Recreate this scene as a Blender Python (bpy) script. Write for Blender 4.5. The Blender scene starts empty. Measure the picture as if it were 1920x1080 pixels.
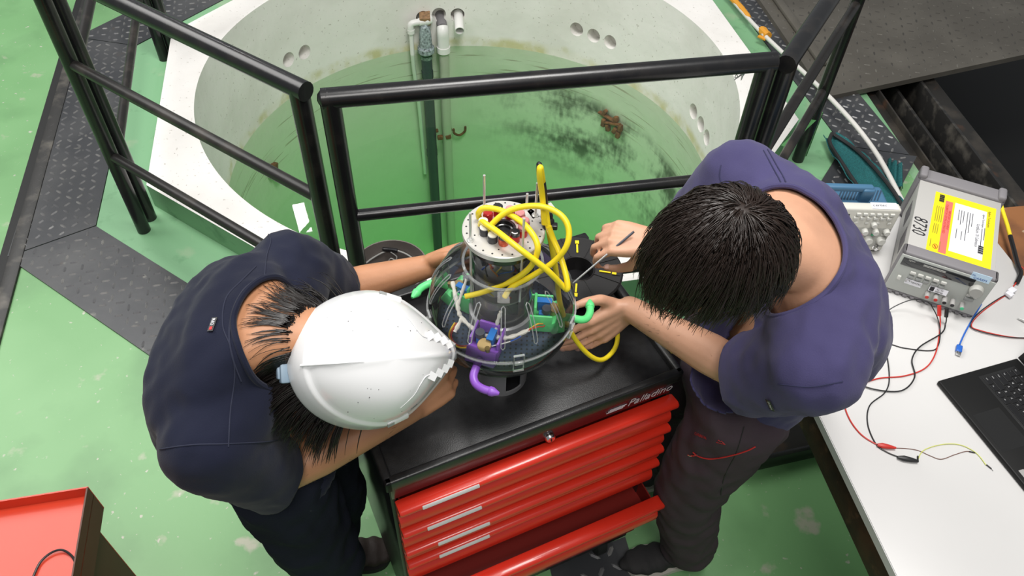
import bpy, bmesh, math, random
from math import sin, cos, pi, radians as rad
from mathutils import Vector as V, Matrix as M, noise
from mathutils.geometry import tessellate_polygon
from mathutils.bvhtree import BVHTree

random.seed(7)
S = bpy.context.scene
COL = S.collection

# ---------------------------------------------------------------- camera
FPX, H = 1480.0, 2.35                       # focal length in pixels of 1920x1080, eye height above floor
_down = V((903 - 960, 1868 - 540, FPX)).normalized()      # plumb direction seen in the picture
_up = -_down
_y = (V((0, 0, 1)) - _up * _up.z).normalized()
_x = _y.cross(_up)
RW = M((_x, _y, _up))                        # picture axes -> world axes
def at(px, py, z):
    v = RW @ V((px - 960, py - 540, FPX))
    return V((0, 0, H)) + v * ((z - H) / v.z)
cam = bpy.data.cameras.new('camera'); cam.sensor_width = 36; cam.lens = FPX / 1920 * 36
cam.clip_start = .05
co = bpy.data.objects.new('camera', cam); COL.objects.link(co)
cx, cy, cz = RW @ V((1, 0, 0)), RW @ V((0, -1, 0)), RW @ V((0, 0, -1))
co.matrix_world = M(((cx.x, cy.x, cz.x, 0), (cx.y, cy.y, cz.y, 0), (cx.z, cy.z, cz.z, H), (0, 0, 0, 1)))
S.camera = co

# ---------------------------------------------------------------- light and exposure
S.view_settings.view_transform = 'Standard'; S.view_settings.look = 'None'
S.view_settings.gamma = 1; S.view_settings.use_curve_mapping = False
S.view_settings.exposure = -0.06
W = bpy.data.worlds.new('hall_light'); S.world = W; W.use_nodes = True
W.node_tree.nodes['Background'].inputs[0].default_value = (.93, .97, 1, 1)
W.node_tree.nodes['Background'].inputs[1].default_value = .26
def area(name, loc, aim, size, power, col=(1, 1, 1), sy=None):
    l = bpy.data.lights.new(name, 'AREA'); l.energy = power; l.color = col
    l.shape = 'RECTANGLE'; l.size = size; l.size_y = sy or size
    o = bpy.data.objects.new(name, l); COL.objects.link(o)
    o.location = loc; o.rotation_euler = (V(aim) - V(loc)).to_track_quat('-Z', 'Y').to_euler()
    return o
area('skylight', (-4.2, 3.6, 5.4), (-.6, 2.2, 0), 4.0, 290, (1, .99, .96), 3.0)
area('overhead_lamp', (.2, -.9, 4.4), (.1, 1.4, .6), 1.2, 70, (1, .97, .93), 1.2)
area('overhead_lamp', (.7, 1.4, 5.4), (-.1, 4.2, -.4), 1.6, 215, (1, .98, .95), 1.6)  # unseen fill lamp added over the pool so the far tank wall is lit
tube = area('fluorescent_tube', (-3.08, 8.28, 4.5), (-3.08, 8.28, 0), .62, 28, (1, 1, 1), .17)     # its mirror image lies on the water
tube.rotation_euler = (0, 0, math.atan2(.55, -.22))

# ---------------------------------------------------------------- materials
MT = {}
def nodes(name):
    m = bpy.data.materials.new(name); m.use_nodes = True
    nt = m.node_tree; return m, nt, nt.nodes['Principled BSDF']
def mat(key, col, rough=.5, metal=0., n=None, bump=0., bs=60., spec=.5, coat=0., sheen=0., alpha=1., var=.0, vs=8.):
    """plain paint/metal/plastic; var = slight colour mottling, bump = fine grain"""
    m, nt, b = nodes(key)
    b.inputs['Base Color'].default_value = (*col, 1); b.inputs['Roughness'].default_value = rough
    b.inputs['Metallic'].default_value = metal; b.inputs['Specular IOR Level'].default_value = spec
    b.inputs['Coat Weight'].default_value = coat
    b.inputs['Sheen Weight'].default_value = sheen
    tc = nt.nodes.new('ShaderNodeTexCoord')
    if var:
        nz = nt.nodes.new('ShaderNodeTexNoise'); nz.inputs['Scale'].default_value = vs; nz.inputs['Detail'].default_value = 5
        nt.links.new(tc.outputs['Object'], nz.inputs['Vector'])
        r = nt.nodes.new('ShaderNodeValToRGB')
        r.color_ramp.elements[0].position = .3; r.color_ramp.elements[1].position = .7
        r.color_ramp.elements[0].color = (*[c * (1 - var) for c in col], 1)
        r.color_ramp.elements[1].color = (*[min(1, c * (1 + var)) for c in col], 1)
        nt.links.new(nz.outputs['Fac'], r.inputs['Fac']); nt.links.new(r.outputs['Color'], b.inputs['Base Color'])
    if bump:
        nz = nt.nodes.new('ShaderNodeTexNoise'); nz.inputs['Scale'].default_value = bs; nz.inputs['Detail'].default_value = 4
        nt.links.new(tc.outputs['Object'], nz.inputs['Vector'])
        bp = nt.nodes.new('ShaderNodeBump'); bp.inputs['Strength'].default_value = bump; bp.inputs['Distance'].default_value = .004
        nt.links.new(nz.outputs['Fac'], bp.inputs['Height']); nt.links.new(bp.outputs['Normal'], b.inputs['Normal'])
    MT[key] = m; return m
def stains(key, base, spots, rough=.5, bump=.1):
    """base colour overlaid with worn patches; spots = list of (colour, noise scale, lo, hi, detail)"""
    m, nt, b = nodes(key); N, L = nt.nodes, nt.links
    tc = N.new('ShaderNodeTexCoord'); prev = None
    for i, (c, sc, lo, hi, de) in enumerate(spots):
        nz = N.new('ShaderNodeTexNoise'); nz.inputs['Scale'].default_value = sc; nz.inputs['Detail'].default_value = de
        mp = N.new('ShaderNodeMapping'); mp.inputs['Location'].default_value = (3.7 * i, 1.3 * i, 0)
        L.new(tc.outputs['Object'], mp.inputs['Vector']); L.new(mp.outputs['Vector'], nz.inputs['Vector'])
        r = N.new('ShaderNodeMapRange'); r.inputs['From Min'].default_value = lo; r.inputs['From Max'].default_value = hi
        L.new(nz.outputs['Fac'], r.inputs['Value'])
        mx = N.new('ShaderNodeMix'); mx.data_type = 'RGBA'
        L.new(r.outputs['Result'], mx.inputs['Factor'])
        if prev is None: mx.inputs['A'].default_value = (*base, 1)
        else: L.new(prev, mx.inputs['A'])
        mx.inputs['B'].default_value = (*c, 1); prev = mx.outputs['Result']
    L.new(prev, b.inputs['Base Color']); b.inputs['Roughness'].default_value = rough
    nz = N.new('ShaderNodeTexNoise'); nz.inputs['Scale'].default_value = 45; nz.inputs['Detail'].default_value = 6
    L.new(tc.outputs['Object'], nz.inputs['Vector'])
    bp = N.new('ShaderNodeBump'); bp.inputs['Strength'].default_value = bump; bp.inputs['Distance'].default_value = .005
    L.new(nz.outputs['Fac'], bp.inputs['Height']); L.new(bp.outputs['Normal'], b.inputs['Normal'])
    MT[key] = m; return m
def clear(key, tint, rough=.02, ior=1.45, haze=0., hazecol=(.8, .85, .85)):
    """thin clear plastic: see-through with a fresnel sheen and a little haze"""
    m = bpy.data.materials.new(key); m.use_nodes = True; nt = m.node_tree; N, L = nt.nodes, nt.links
    N.remove(N['Principled BSDF']); out = N['Material Output']
    t = N.new('ShaderNodeBsdfTransparent'); t.inputs[0].default_value = (*tint, 1)
    g = N.new('ShaderNodeBsdfGlossy'); g.inputs['Roughness'].default_value = rough
    f = N.new('ShaderNodeFresnel'); f.inputs['IOR'].default_value = ior
    mx = N.new('ShaderNodeMixShader'); L.new(f.outputs[0], mx.inputs[0]); L.new(t.outputs[0], mx.inputs[1]); L.new(g.outputs[0], mx.inputs[2])
    last = mx
    if haze:
        d = N.new('ShaderNodeBsdfDiffuse'); d.inputs[0].default_value = (*hazecol, 1)
        m2 = N.new('ShaderNodeMixShader'); m2.inputs[0].default_value = haze
        L.new(mx.outputs[0], m2.inputs[1]); L.new(d.outputs[0], m2.inputs[2]); last = m2
    L.new(last.outputs[0], out.inputs['Surface']); MT[key] = m; return m

stains('green_paint', (.185, .395, .165), [((.235, .46, .21), 1.1, .45, .62, 3), ((.125, .275, .115), 2.3, .52, .75, 5),
       ((.42, .44, .33), 7.0, .64, .71, 9), ((.50, .50, .42), 26.0, .68, .73, 6), ((.46, .47, .38), 60.0, .69, .73, 4)], .42, .08)
stains('green_edge', (.21, .43, .23), [((.36, .46, .30), 5, .58, .75, 6), ((.12, .28, .14), 9, .6, .75, 5)], .5, .12)
stains('checker_steel', (.040, .042, .047), [((.075, .076, .078), 3.0, .45, .7, 6), ((.17, .165, .15), 22.0, .66, .74, 7), ((.10, .065, .04), 9.0, .68, .8, 5)], .38, .1)
stains('tread_worn', (.12, .12, .125), [((.24, .235, .225), 14.0, .45, .7, 6)], .34, .05)
stains('tread_grimy', (.055, .05, .043), [((.15, .14, .12), 14.0, .45, .7, 6)], .45, .05)
stains('checker_grimy', (.085, .077, .064), [((.12, .11, .092), 2.5, .45, .7, 6), ((.13, .12, .1), 30.0, .68, .75, 5)], .5, .12)
stains('black_paint', (.010, .010, .011), [((.02, .018, .017), 14, .5, .7, 5)], .27, .03)
stains('worn_rail', (.017, .015, .014), [((.06, .05, .042), 9, .5, .75, 7)], .4, .06)
stains('pit_steel', (.018, .016, .014), [((.06, .05, .04), 5, .5, .72, 7), ((.07, .035, .02), 8, .6, .75, 5)], .55, .15)
stains('track_steel', (.02, .019, .018), [((.11, .10, .085), 11, .5, .72, 8)], .5, .15)
mat('chest_black', (.012, .012, .013), .35, bump=.10, bs=420, var=.3, vs=60)
mat('chest_body', (.010, .010, .011), .3)
mat('chest_maroon', (.040, .008, .014), .3, coat=.3)
mat('drawer_red', (.68, .030, .014), .30, coat=.35, var=.05)
mat('drawer_inner', (.20, .012, .008), .45)
mat('label_strip', (.62, .60, .60), .35)
mat('chrome', (.75, .75, .75), .15, 1)
mat('white_print', (.62, .58, .62), .5)
mat('cab_red', (.62, .050, .020), .42, coat=.15, var=.08)
mat('cab_red_shaded', (.085, .028, .014), .5)  # cabinet red with the shade of its right side put into the colour
mat('alu', (.66, .64, .60), .38, .45, bump=.04, bs=200)
mat('alu_dark', (.36, .36, .36), .36, .4)
mat('steel_rod', (.62, .62, .60), .28, .5)
mat('hole_black', (.008, .008, .008), .6)
mat('plug_red', (.55, .03, .03), .3, .35, coat=.5)
mat('plug_orange', (.62, .09, .03), .3, .4, coat=.5)
mat('plug_pink', (.72, .30, .30), .35, .2)
mat('plug_black', (.02, .02, .022), .25, coat=.4)
mat('plug_grey', (.055, .055, .06), .35, .3)
mat('potting', (.80, .76, .66), .5)
mat('cable_yellow', (.82, .64, .018), .38)
mat('tape_black', (.012, .012, .013), .35)
mat('print_green', (.12, .68, .22), .42)
mat('print_purple', (.25, .09, .50), .4)
mat('servo_blue', (.015, .16, .50), .35)
mat('servo_dark', (.06, .065, .08), .35)
mat('brass', (.48, .34, .15), .35, .8)
mat('tray_navy', (.035, .05, .085), .35)
mat('zip_white', (.75, .72, .64), .5)
mat('wire_red', (.55, .03, .02), .4); mat('wire_black', (.012, .012, .013), .4); mat('wire_yellow', (.75, .60, .05), .4)
mat('wire_orange', (.65, .22, .03), .4); mat('wire_blue', (.02, .09, .45), .4); mat('wire_brown', (.14, .05, .03), .4); mat('wire_white', (.7, .7, .66), .4)
mat('lime_wire', (.62, .66, .12), .4)
mat('stand_grey', (.30, .30, .31), .30, .35)
mat('spool_black', (.016, .015, .015), .45, bump=.03, bs=100)
mat('tub_grey', (.19, .165, .15), .45, var=.2, vs=5)
mat('rope_grey', (.38, .38, .36), .7)
mat('pvc_white', (.80, .79, .77), .35)
mat('pvc_pink', (.62, .55, .52), .45)
mat('pvc_dark', (.045, .06, .075), .4)
mat('pvc_scuffed', (.25, .30, .31), .5, var=.7, vs=70)
mat('wood_plug', (.26, .15, .075), .7, var=.4, vs=60)
mat('rust', (.20, .07, .025), .8, var=.5, vs=40)
mat('table_white', (.62, .61, .60), .35, var=.02, vs=4)
mat('table_edge', (.62, .62, .61), .5)
stains('frame_wood', (.060, .026, .012), [((.02, .010, .007), 14, .4, .65, 6), ((.12, .06, .03), 30, .6, .75, 5)], .6, .2)
stains('board_brown', (.26, .105, .035), [((.15, .06, .025), 9, .45, .7, 6), ((.40, .30, .2), 30, .66, .72, 5)], .6, .1)
mat('psu_grey', (.44, .43, .41), .5, bump=.03, bs=300)
mat('psu_bumper', (.20, .19, .20), .65)
mat('psu_face', (.43, .45, .42), .5)
mat('psu_window', (.018, .020, .022), .12, coat=.5)
mat('btn_light', (.62, .62, .58), .5); mat('btn_dark', (.30, .31, .30), .5)
mat('post_grey', (.35, .34, .33), .5)
mat('sticker_yellow', (.83, .68, .012), .45); mat('sticker_red', (.75, .16, .13), .45); mat('sticker_white', (.80, .80, .84), .4)
mat('sticker_blue', (.55, .72, .86), .45)
mat('ink', (.015, .015, .018), .6); mat('ink_blue', (.02, .09, .35), .6); mat('ink_brown', (.26, .20, .02), .6); mat('ink_red', (.45, .03, .02), .6)
mat('scope_cream', (.62, .61, .55), .5); mat('scope_blue', (.055, .15, .26), .5); mat('scope_slot', (.02, .05, .09), .6)
mat('knob_grey', (.40, .40, .37), .45); mat('led_green', (.06, .55, .26), .4); mat('led_pink', (.7, .28, .55), .4)
mat('laptop_black', (.007, .007, .007), .5, spec=.25, bump=.02, bs=500); mat('laptop_pad', (.014, .014, .014), .3); mat('key_black', (.009, .009, .010), .35)
mat('key_print', (.55, .55, .55), .5)
mat('usb_blue', (.02, .12, .50), .35); mat('usb_metal', (.5, .5, .5), .3, .9)
mat('net_teal', (.010, .115, .12), .8, bump=.8, bs=260, var=.35, vs=200)
mat('hoop_black', (.02, .02, .021), .5)
mat('pole_white', (.70, .68, .64), .4); mat('tape_orange', (.75, .33, .03), .5)
mat('angle_green', (.10, .30, .10), .45, var=.15)
mat('helmet_white', (.74, .74, .745), .25, coat=.3)
mat('helmet_grey', (.22, .30, .38), .45)
mat('mark', (.12, .12, .12), .7)
mat('shirt_navy', (.011, .013, .028), .9, bump=.15, bs=500, spec=.15, sheen=.08, var=.12, vs=6)
mat('shirt_violet', (.054, .048, .120), .9, bump=.15, bs=500, spec=.15, sheen=.1, var=.12, vs=6)
mat('seam_navy', (.016, .019, .04), .9); mat('seam_violet', (.022, .022, .065), .9)
mat('trousers_navy', (.012, .014, .024), .9, bump=.2, bs=300, spec=.15, var=.25, vs=5)
mat('trousers_plum', (.062, .043, .054), .8, bump=.15, bs=400, spec=.2, var=.15, vs=6)
mat('knee_grey', (.060, .068, .072), .9, spec=.1, bump=.2, bs=500)
mat('embroidery_red', (.50, .02, .02), .6)
mat('skin_a', (.46, .215, .11), .5, bump=.08, bs=160, var=.08, vs=14)
mat('skin_b', (.56, .30, .19), .5, bump=.08, bs=160, var=.08, vs=14)
mat('nail', (.62, .36, .28), .35)
mat('hair_dark', (.010, .007, .006), .38); mat('hair_brown', (.020, .012, .009), .36)
mat('body_hair', (.03, .018, .012), .6)
mat('boot_brown', (.022, .013, .010), .65, bump=.2, bs=150); mat('boot_sole', (.008, .008, .008), .7)
mat('shoe_dark', (.016, .015, .016), .7, bump=.3, bs=400); mat('sole_pale', (.50, .48, .42), .6); mat('lace', (.45, .45, .45), .6)
mat('patch_black', (.008, .008, .009), .5)
clear('acrylic', (.985, .988, .988), .03, 1.30, .015, (.9,.92,.92))
clear('acrylic_edge', (.95, .96, .96), .08, 1.45, .16, (.95, .97, .97))
clear('acrylic_tube', (.98, .985, .985), .03, 1.30, .02)

# water: clear green, tinted by depth
def water_mat():
    m = bpy.data.materials.new('water'); m.use_nodes = True; nt = m.node_tree; N, L = nt.nodes, nt.links
    N.remove(N['Principled BSDF']); out = N['Material Output']
    t = N.new('ShaderNodeBsdfTransparent'); g = N.new('ShaderNodeBsdfGlossy'); g.inputs['Roughness'].default_value = .015
    f = N.new('ShaderNodeFresnel'); f.inputs['IOR'].default_value = 1.33
    nz = N.new('ShaderNodeTexNoise'); nz.inputs['Scale'].default_value = 2.2
    tc = N.new('ShaderNodeTexCoord'); L.new(tc.outputs['Object'], nz.inputs['Vector'])
    bp = N.new('ShaderNodeBump'); bp.inputs['Strength'].default_value = .02; bp.inputs['Distance'].default_value = .02
    L.new(nz.outputs['Fac'], bp.inputs['Height']); L.new(bp.outputs['Normal'], g.inputs['Normal'])
    mx = N.new('ShaderNodeMixShader'); L.new(f.outputs[0], mx.inputs[0]); L.new(t.outputs[0], mx.inputs[1]); L.new(g.outputs[0], mx.inputs[2])
    L.new(mx.outputs[0], out.inputs['Surface'])
    a = N.new('ShaderNodeVolumeAbsorption'); a.inputs['Color'].default_value = (.52, .92, .57, 1); a.inputs['Density'].default_value = .54
    L.new(a.outputs[0], out.inputs['Volume']); MT['water'] = m
water_mat()

# ---------------------------------------------------------------- mesh helpers
def mesh_obj(name, bm, m, parent=None, smooth=True, mats=None, angle=35):
    me = bpy.data.meshes.new(name)
    bmesh.ops.recalc_face_normals(bm, faces=bm.faces)
    if smooth:
        for f in bm.faces: f.smooth = True
        ca = rad(angle)
        for e in bm.edges:
            if len(e.link_faces) == 2 and e.calc_face_angle(0) > ca: e.smooth = False
    bm.to_mesh(me); bm.free()
    for k in (mats or [m]): me.materials.append(MT[k] if isinstance(k, str) else k)
    o = bpy.data.objects.new(name, me); COL.objects.link(o)
    if parent: o.parent = parent
    return o
def tag(o, label, cat, group=None, kind=None):
    if label: o['label'] = label
    if cat: o['category'] = cat
    if group: o['group'] = group
    if kind: o['kind'] = kind
    return o
def root(name, label, cat, loc=(0, 0, 0), rz=0, group=None):
    o = bpy.data.objects.new(name, None); COL.objects.link(o); o.empty_display_size = .1
    o.location = loc; o.rotation_euler = (0, 0, rz); return tag(o, label, cat, group)
class B:
    """collects shapes into one mesh"""
    def __init__(s): s.bm = bmesh.new(); s.mi = 0
    def _done(s, f0):
        for f in list(s.bm.faces)[f0:]: f.material_index = s.mi
        return s
    def box(s, c, d, rot=None, bev=0., seg=2):
        f0 = len(s.bm.faces)
        mx = M.Translation(V(c)) @ (rot.to_4x4() if rot else M.Identity(4)) @ M.Diagonal((*d, 1))
        r = bmesh.ops.create_cube(s.bm, size=1, matrix=mx)
        if bev:
            es = list({e for v in r['verts'] for e in v.link_edges})
            bmesh.ops.bevel(s.bm, geom=es, offset=bev, segments=seg, affect='EDGES', profile=.5)
        s.bm.faces.ensure_lookup_table(); return s._done(f0)
    def faces(s, vs, fs):
        f0 = len(s.bm.faces); b = [s.bm.verts.new(v) for v in vs]
        for f in fs:
            try: s.bm.faces.new([b[i] for i in f])
            except ValueError: pass
        return s._done(f0)
    def tube(s, pts, r, n=10, cap=True, closed=False):
        pts = [V(p) for p in pts]; k = len(pts)
        rr = r if isinstance(r, (list, tuple)) else [r] * k
        tang = []
        for i in range(k):
            a = pts[(i - 1) % k] if closed or i else pts[0]; b = pts[(i + 1) % k] if closed or i < k - 1 else pts[-1]
            t = b - a; tang.append(t.normalized() if t.length > 1e-9 else V((0, 0, 1)))
        u = tang[0].orthogonal().normalized(); vs = []; fs = []
        for i in range(k):
            u = u - tang[i] * u.dot(tang[i])
            u = u.normalized() if u.length > 1e-6 else tang[i].orthogonal().normalized()
            w = tang[i].cross(u)
            for j in range(n):
                a = 2 * pi * j / n; vs.append(pts[i] + (u * cos(a) + w * sin(a)) * rr[i])
        for i in range(k if closed else k - 1):
            for j in range(n):
                i2 = (i + 1) % k
                fs.append((i * n + j, i * n + (j + 1) % n, i2 * n + (j + 1) % n, i2 * n + j))
        if cap and not closed: fs += [tuple(range(n))[::-1], tuple(range((k - 1) * n, k * n))]
        return s.faces(vs, fs)
    def cyl(s, a, b, r, n=16, r2=None): return s.tube([a, b], [r, r if r2 is None else r2], n)
    def lathe(s, prof, n=32, c=(0, 0, 0), mx=None, close=False):
        vs = []; fs = []; k = len(prof)
        for r, z in prof:
            for j in range(n):
                p = V((r * cos(2 * pi * j / n), r * sin(2 * pi * j / n), z))
                vs.append((mx @ p) if mx else p + V(c))
        for i in range(k if close else k - 1):
            i2 = (i + 1) % k
            for j in range(n): fs.append((i * n + j, i * n + (j + 1) % n, i2 * n + (j + 1) % n, i2 * n + j))
        if not close:
            if prof[0][0] > 1e-6: pass
        return s.faces(vs, fs)
    def prism(s, poly, z0, z1):
        k = len(poly); vs = [(x, y, z0) for x, y in poly] + [(x, y, z1) for x, y in poly]
        fs = [tuple(range(k))[::-1], tuple(range(k, 2 * k))] + [(i, (i + 1) % k, k + (i + 1) % k, k + i) for i in range(k)]
        return s.faces(vs, fs)
    def ball(s, c, r, sc=(1, 1, 1), rot=None, n=16):
        f0 = len(s.bm.faces)
        mx = M.Translation(V(c)) @ (rot.to_4x4() if rot else M.Identity(4)) @ M.Diagonal((r * sc[0], r * sc[1], r * sc[2], 1))
        bmesh.ops.create_uvsphere(s.bm, u_segments=n, v_segments=max(6, n // 2), radius=1, matrix=mx)
        s.bm.faces.ensure_lookup_table(); return s._done(f0)
    def out(s, name, m, parent=None, **k): return mesh_obj(name, s.bm, m, parent, **k)
def spline(pts, n=8, closed=False):
    pts = [V(p) for p in pts]; k = len(pts); o = []
    for i in range(k if closed else k - 1):
        g = lambda j: pts[j % k] if closed else pts[max(0, min(k - 1, j))]
        p0, p1, p2, p3 = g(i - 1), g(i), g(i + 1), g(i + 2)
        for q in range(n):
            t = q / n
            o.append(.5 * ((2 * p1) + (p2 - p0) * t + (2 * p0 - 5 * p1 + 4 * p2 - p3) * t * t + (3 * p1 - p0 - 3 * p2 + p3) * t ** 3))
    if not closed: o.append(pts[-1])
    return o
def frame(o, x, y, z=None):
    """matrix with origin o and axes x, y"""
    x = V(x).normalized(); y = V(y); y = (y - x * x.dot(y)).normalized(); z = x.cross(y)
    return M(((x.x, y.x, z.x, o[0]), (x.y, y.y, z.y, o[1]), (x.z, y.z, z.z, o[2]), (0, 0, 0, 1)))
def text(name, body, size, m, parent, mx, shear=0, ext=.0003, align='LEFT', sx=1., off=0.):
    c = bpy.data.curves.new(name, 'FONT'); c.body = body; c.size = size; c.shear = shear; c.extrude = ext; c.align_x = align; c.offset = off
    c.resolution_u = 2; c.space_line = 1.0
    t = bpy.data.objects.new(name, c); COL.objects.link(t)
    me = bpy.data.meshes.new_from_object(t.evaluated_get(bpy.context.evaluated_depsgraph_get()))
    bpy.data.objects.remove(t); bpy.data.curves.remove(c)
    me.transform(mx @ M.Diagonal((sx, 1, 1, 1))); me.materials.clear(); me.materials.append(MT[m]); me.name = name
    o = bpy.data.objects.new(name, me); COL.objects.link(o); o.parent = parent; return o
def poly_holes(loops):
    """triangles over 2D loops (first outer, rest holes)"""
    flat = [V((p[0], p[1], 0)) for l in loops for p in l]
    return flat, tessellate_polygon([[V((p[0], p[1], 0)) for p in l] for l in loops])
# ================================================================ the pool, floor and steel work
TC = V((-.25, 3.43)); TH = rad(13.0); TR = 1.33; WZ = -.525
def octv(ap, k):
    a = TH - pi / 2 - pi / 8 + k * pi / 4; r = ap / cos(pi / 8)
    return (TC.x + r * cos(a), TC.y + r * sin(a))
def octa(ap): return [octv(ap, k) for k in range(8)]
# side k runs from vertex k to vertex k+1: 0 = gate side, 1 lower right, 2 right, ... 7 lower left, 6 left
outer = [(-7, -2.5), (5, -2.5), (5, 1.75), (1.98, 1.75), (1.84, 3.0), (1.765, 3.47), (1.10, 7.5), (1.1, 9), (-7, 9)]
hole = octa(1.47)
b = B()
vs, tri = poly_holes([outer, hole])
b.faces(vs, tri)
n = len(outer)
b.faces([(*p, 0) for p in outer] + [(*p, -.9) for p in outer], [(i, (i + 1) % n, n + (i + 1) % n, n + i) for i in range(n)])
floor = b.out('floor', 'green_paint', smooth=False)
tag(floor, 'green painted concrete floor with worn pale patches around the pool', None, kind='structure')
# raised green margin round the pool kerb
b = B(); a0, a1 = octa(1.475), octa(1.71)
b.faces([(*p, .004) for p in a0] + [(*p, .004) for p in a1], [(i, (i + 1) % 8, 8 + (i + 1) % 8, 8 + i) for i in range(8)])
b.out('kerb_margin', 'green_edge', floor, smooth=False)

def inside(poly, x, y, mg):
    s = None
    for i in range(len(poly)):
        (x0, y0), (x1, y1) = poly[i], poly[(i + 1) % len(poly)]
        d = ((x1 - x0) * (y - y0) - (y1 - y0) * (x - x0)) / math.hypot(x1 - x0, y1 - y0)
        if s is None: s = 1 if d > 0 else -1
        if d * s < mg: return False
    return True
def checker(name, poly, z, th, pitch, ang, m, parent, ln=.018, wd=.0058, hh=.0042):
    """steel plate with raised alternating treads"""
    b = B(); b.prism(poly, z - th, z)
    c, s_ = cos(ang), sin(ang); xs = [p[0] for p in poly]; ys = [p[1] for p in poly]
    mx, my = sum(xs) / len(xs), sum(ys) / len(ys); R = max(math.hypot(x - mx, y - my) for x, y in poly)
    k = int(R / pitch) + 1; vs = []; fs = []
    for i in range(-k, k + 1):
        for j in range(-k, k + 1):
            x, y = mx + pitch * (i * c - j * s_), my + pitch * (i * s_ + j * c)
            if not inside(poly, x, y, ln): continue
            t = ang + (pi / 4 if (i + j) % 2 else -pi / 4) + random.uniform(-.06, .06); u = V((cos(t), sin(t))); w = V((-u.y, u.x))
            l = ln * random.uniform(.9, 1.08); q = len(vs)
            for du, dw in ((-1, 0), (-.55, -1), (.55, -1), (1, 0), (.55, 1), (-.55, 1)):
                vs.append((x + u.x * l * du + w.x * wd * dw, y + u.y * l * du + w.y * wd * dw, z - .0004))
            vs += [(x - u.x * l * .6, y - u.y * l * .6, z + hh), (x + u.x * l * .6, y + u.y * l * .6, z + hh)]
            fs += [(q, q + 1, q + 6), (q + 1, q + 2, q + 7, q + 6), (q + 2, q + 3, q + 7), (q + 3, q + 4, q + 7), (q + 4, q + 5, q + 6, q + 7), (q + 5, q, q + 6)]
    b.mi = 1; b.faces(vs, fs); return b.out(name, m, parent, smooth=False, mats=[m, 'tread_grimy' if m == 'checker_grimy' else 'tread_worn'])
pin, pout = octa(1.712), octa(2.03)
for k in range(8):
    i, j = k, (k + 1) % 8
    g = .003; A, Bv, C, D = V(pin[i]), V(pin[j]), V(pout[j]), V(pout[i])
    if k == 2: C = Bv + (C - Bv) * .93; D = A + (D - A) * .90
    d = (Bv - A).normalized() * g
    pl = [tuple(A + d), tuple(Bv - d), tuple(C - d), tuple(D + d)]
    checker('checker_plate', pl, .008, .008, .046, TH + k * pi / 4 + .04, 'checker_steel', floor)
# steel track let into the floor on the left, with a black slot beside it
def strip(name, p0, p1, w, z0, z1, m, parent=None, bev=.003):
    p0, p1 = V(p0), V(p1); d = p1 - p0; b = B()
    b.box(((p0.x + p1.x) / 2, (p0.y + p1.y) / 2, (z0 + z1) / 2), (d.length, w, z1 - z0), M.Rotation(math.atan2(d.y, d.x), 3, 'Z'), bev)
    return b.out(name, m, parent)
t0, t1 = at(165, 0, 0).xy, at(10, 560, 0).xy; td = (t1 - t0).normalized(); tn = V((td.y, -td.x))
t0 = t0 - td * 3; t1 = t1 + td * 1.2
strip('floor_track', t0, t1, .055, -.02, .012, 'track_steel', floor)
strip('track_slot', t0 + tn * .047, t1 + tn * .047, .036, -.02, .004, 'hole_black', floor, 0)
# black steel channel on the floor behind the right hand worker
u = V((cos(rad(16)), sin(rad(16))))
q0 = at(1445, 872, 0).xy
r_ = root('steel_channel', 'black steel channel lying on the green floor behind the plum trousers', 'steel beam')
strip('web', q0 - u * .16 + V((-.02, .07)), q0 + u * .45 + V((-.02, .07)), .13, .0, .03, 'pit_steel', r_, .002)
strip('flange', q0 - u * .16, q0 + u * .45, .018, .0, .07, 'black_paint', r_, .003)
strip('flange', q0 - u * .16 + V((-.045, .14)), q0 + u * .45 + V((-.045, .14)), .014, .0, .055, 'pit_steel', r_, .003)
# loose ribbed plate under the tool chest
mp = [tuple(at(1030, 1062, 0).xy), tuple(at(1172, 1007, 0).xy), tuple(at(1182, 1040, 0).xy), tuple(at(1182, 1040, 0).xy + V((.08, -.25))), tuple(at(1030, 1062, 0).xy + V((.06, -.25)))]
tag(checker('checker_plate_mat', mp, .003, .003, .052, .35, 'checker_steel', None, .02, .007, .004),
    'loose black checker plate on the floor in front of the tool chest', 'plate')

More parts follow.
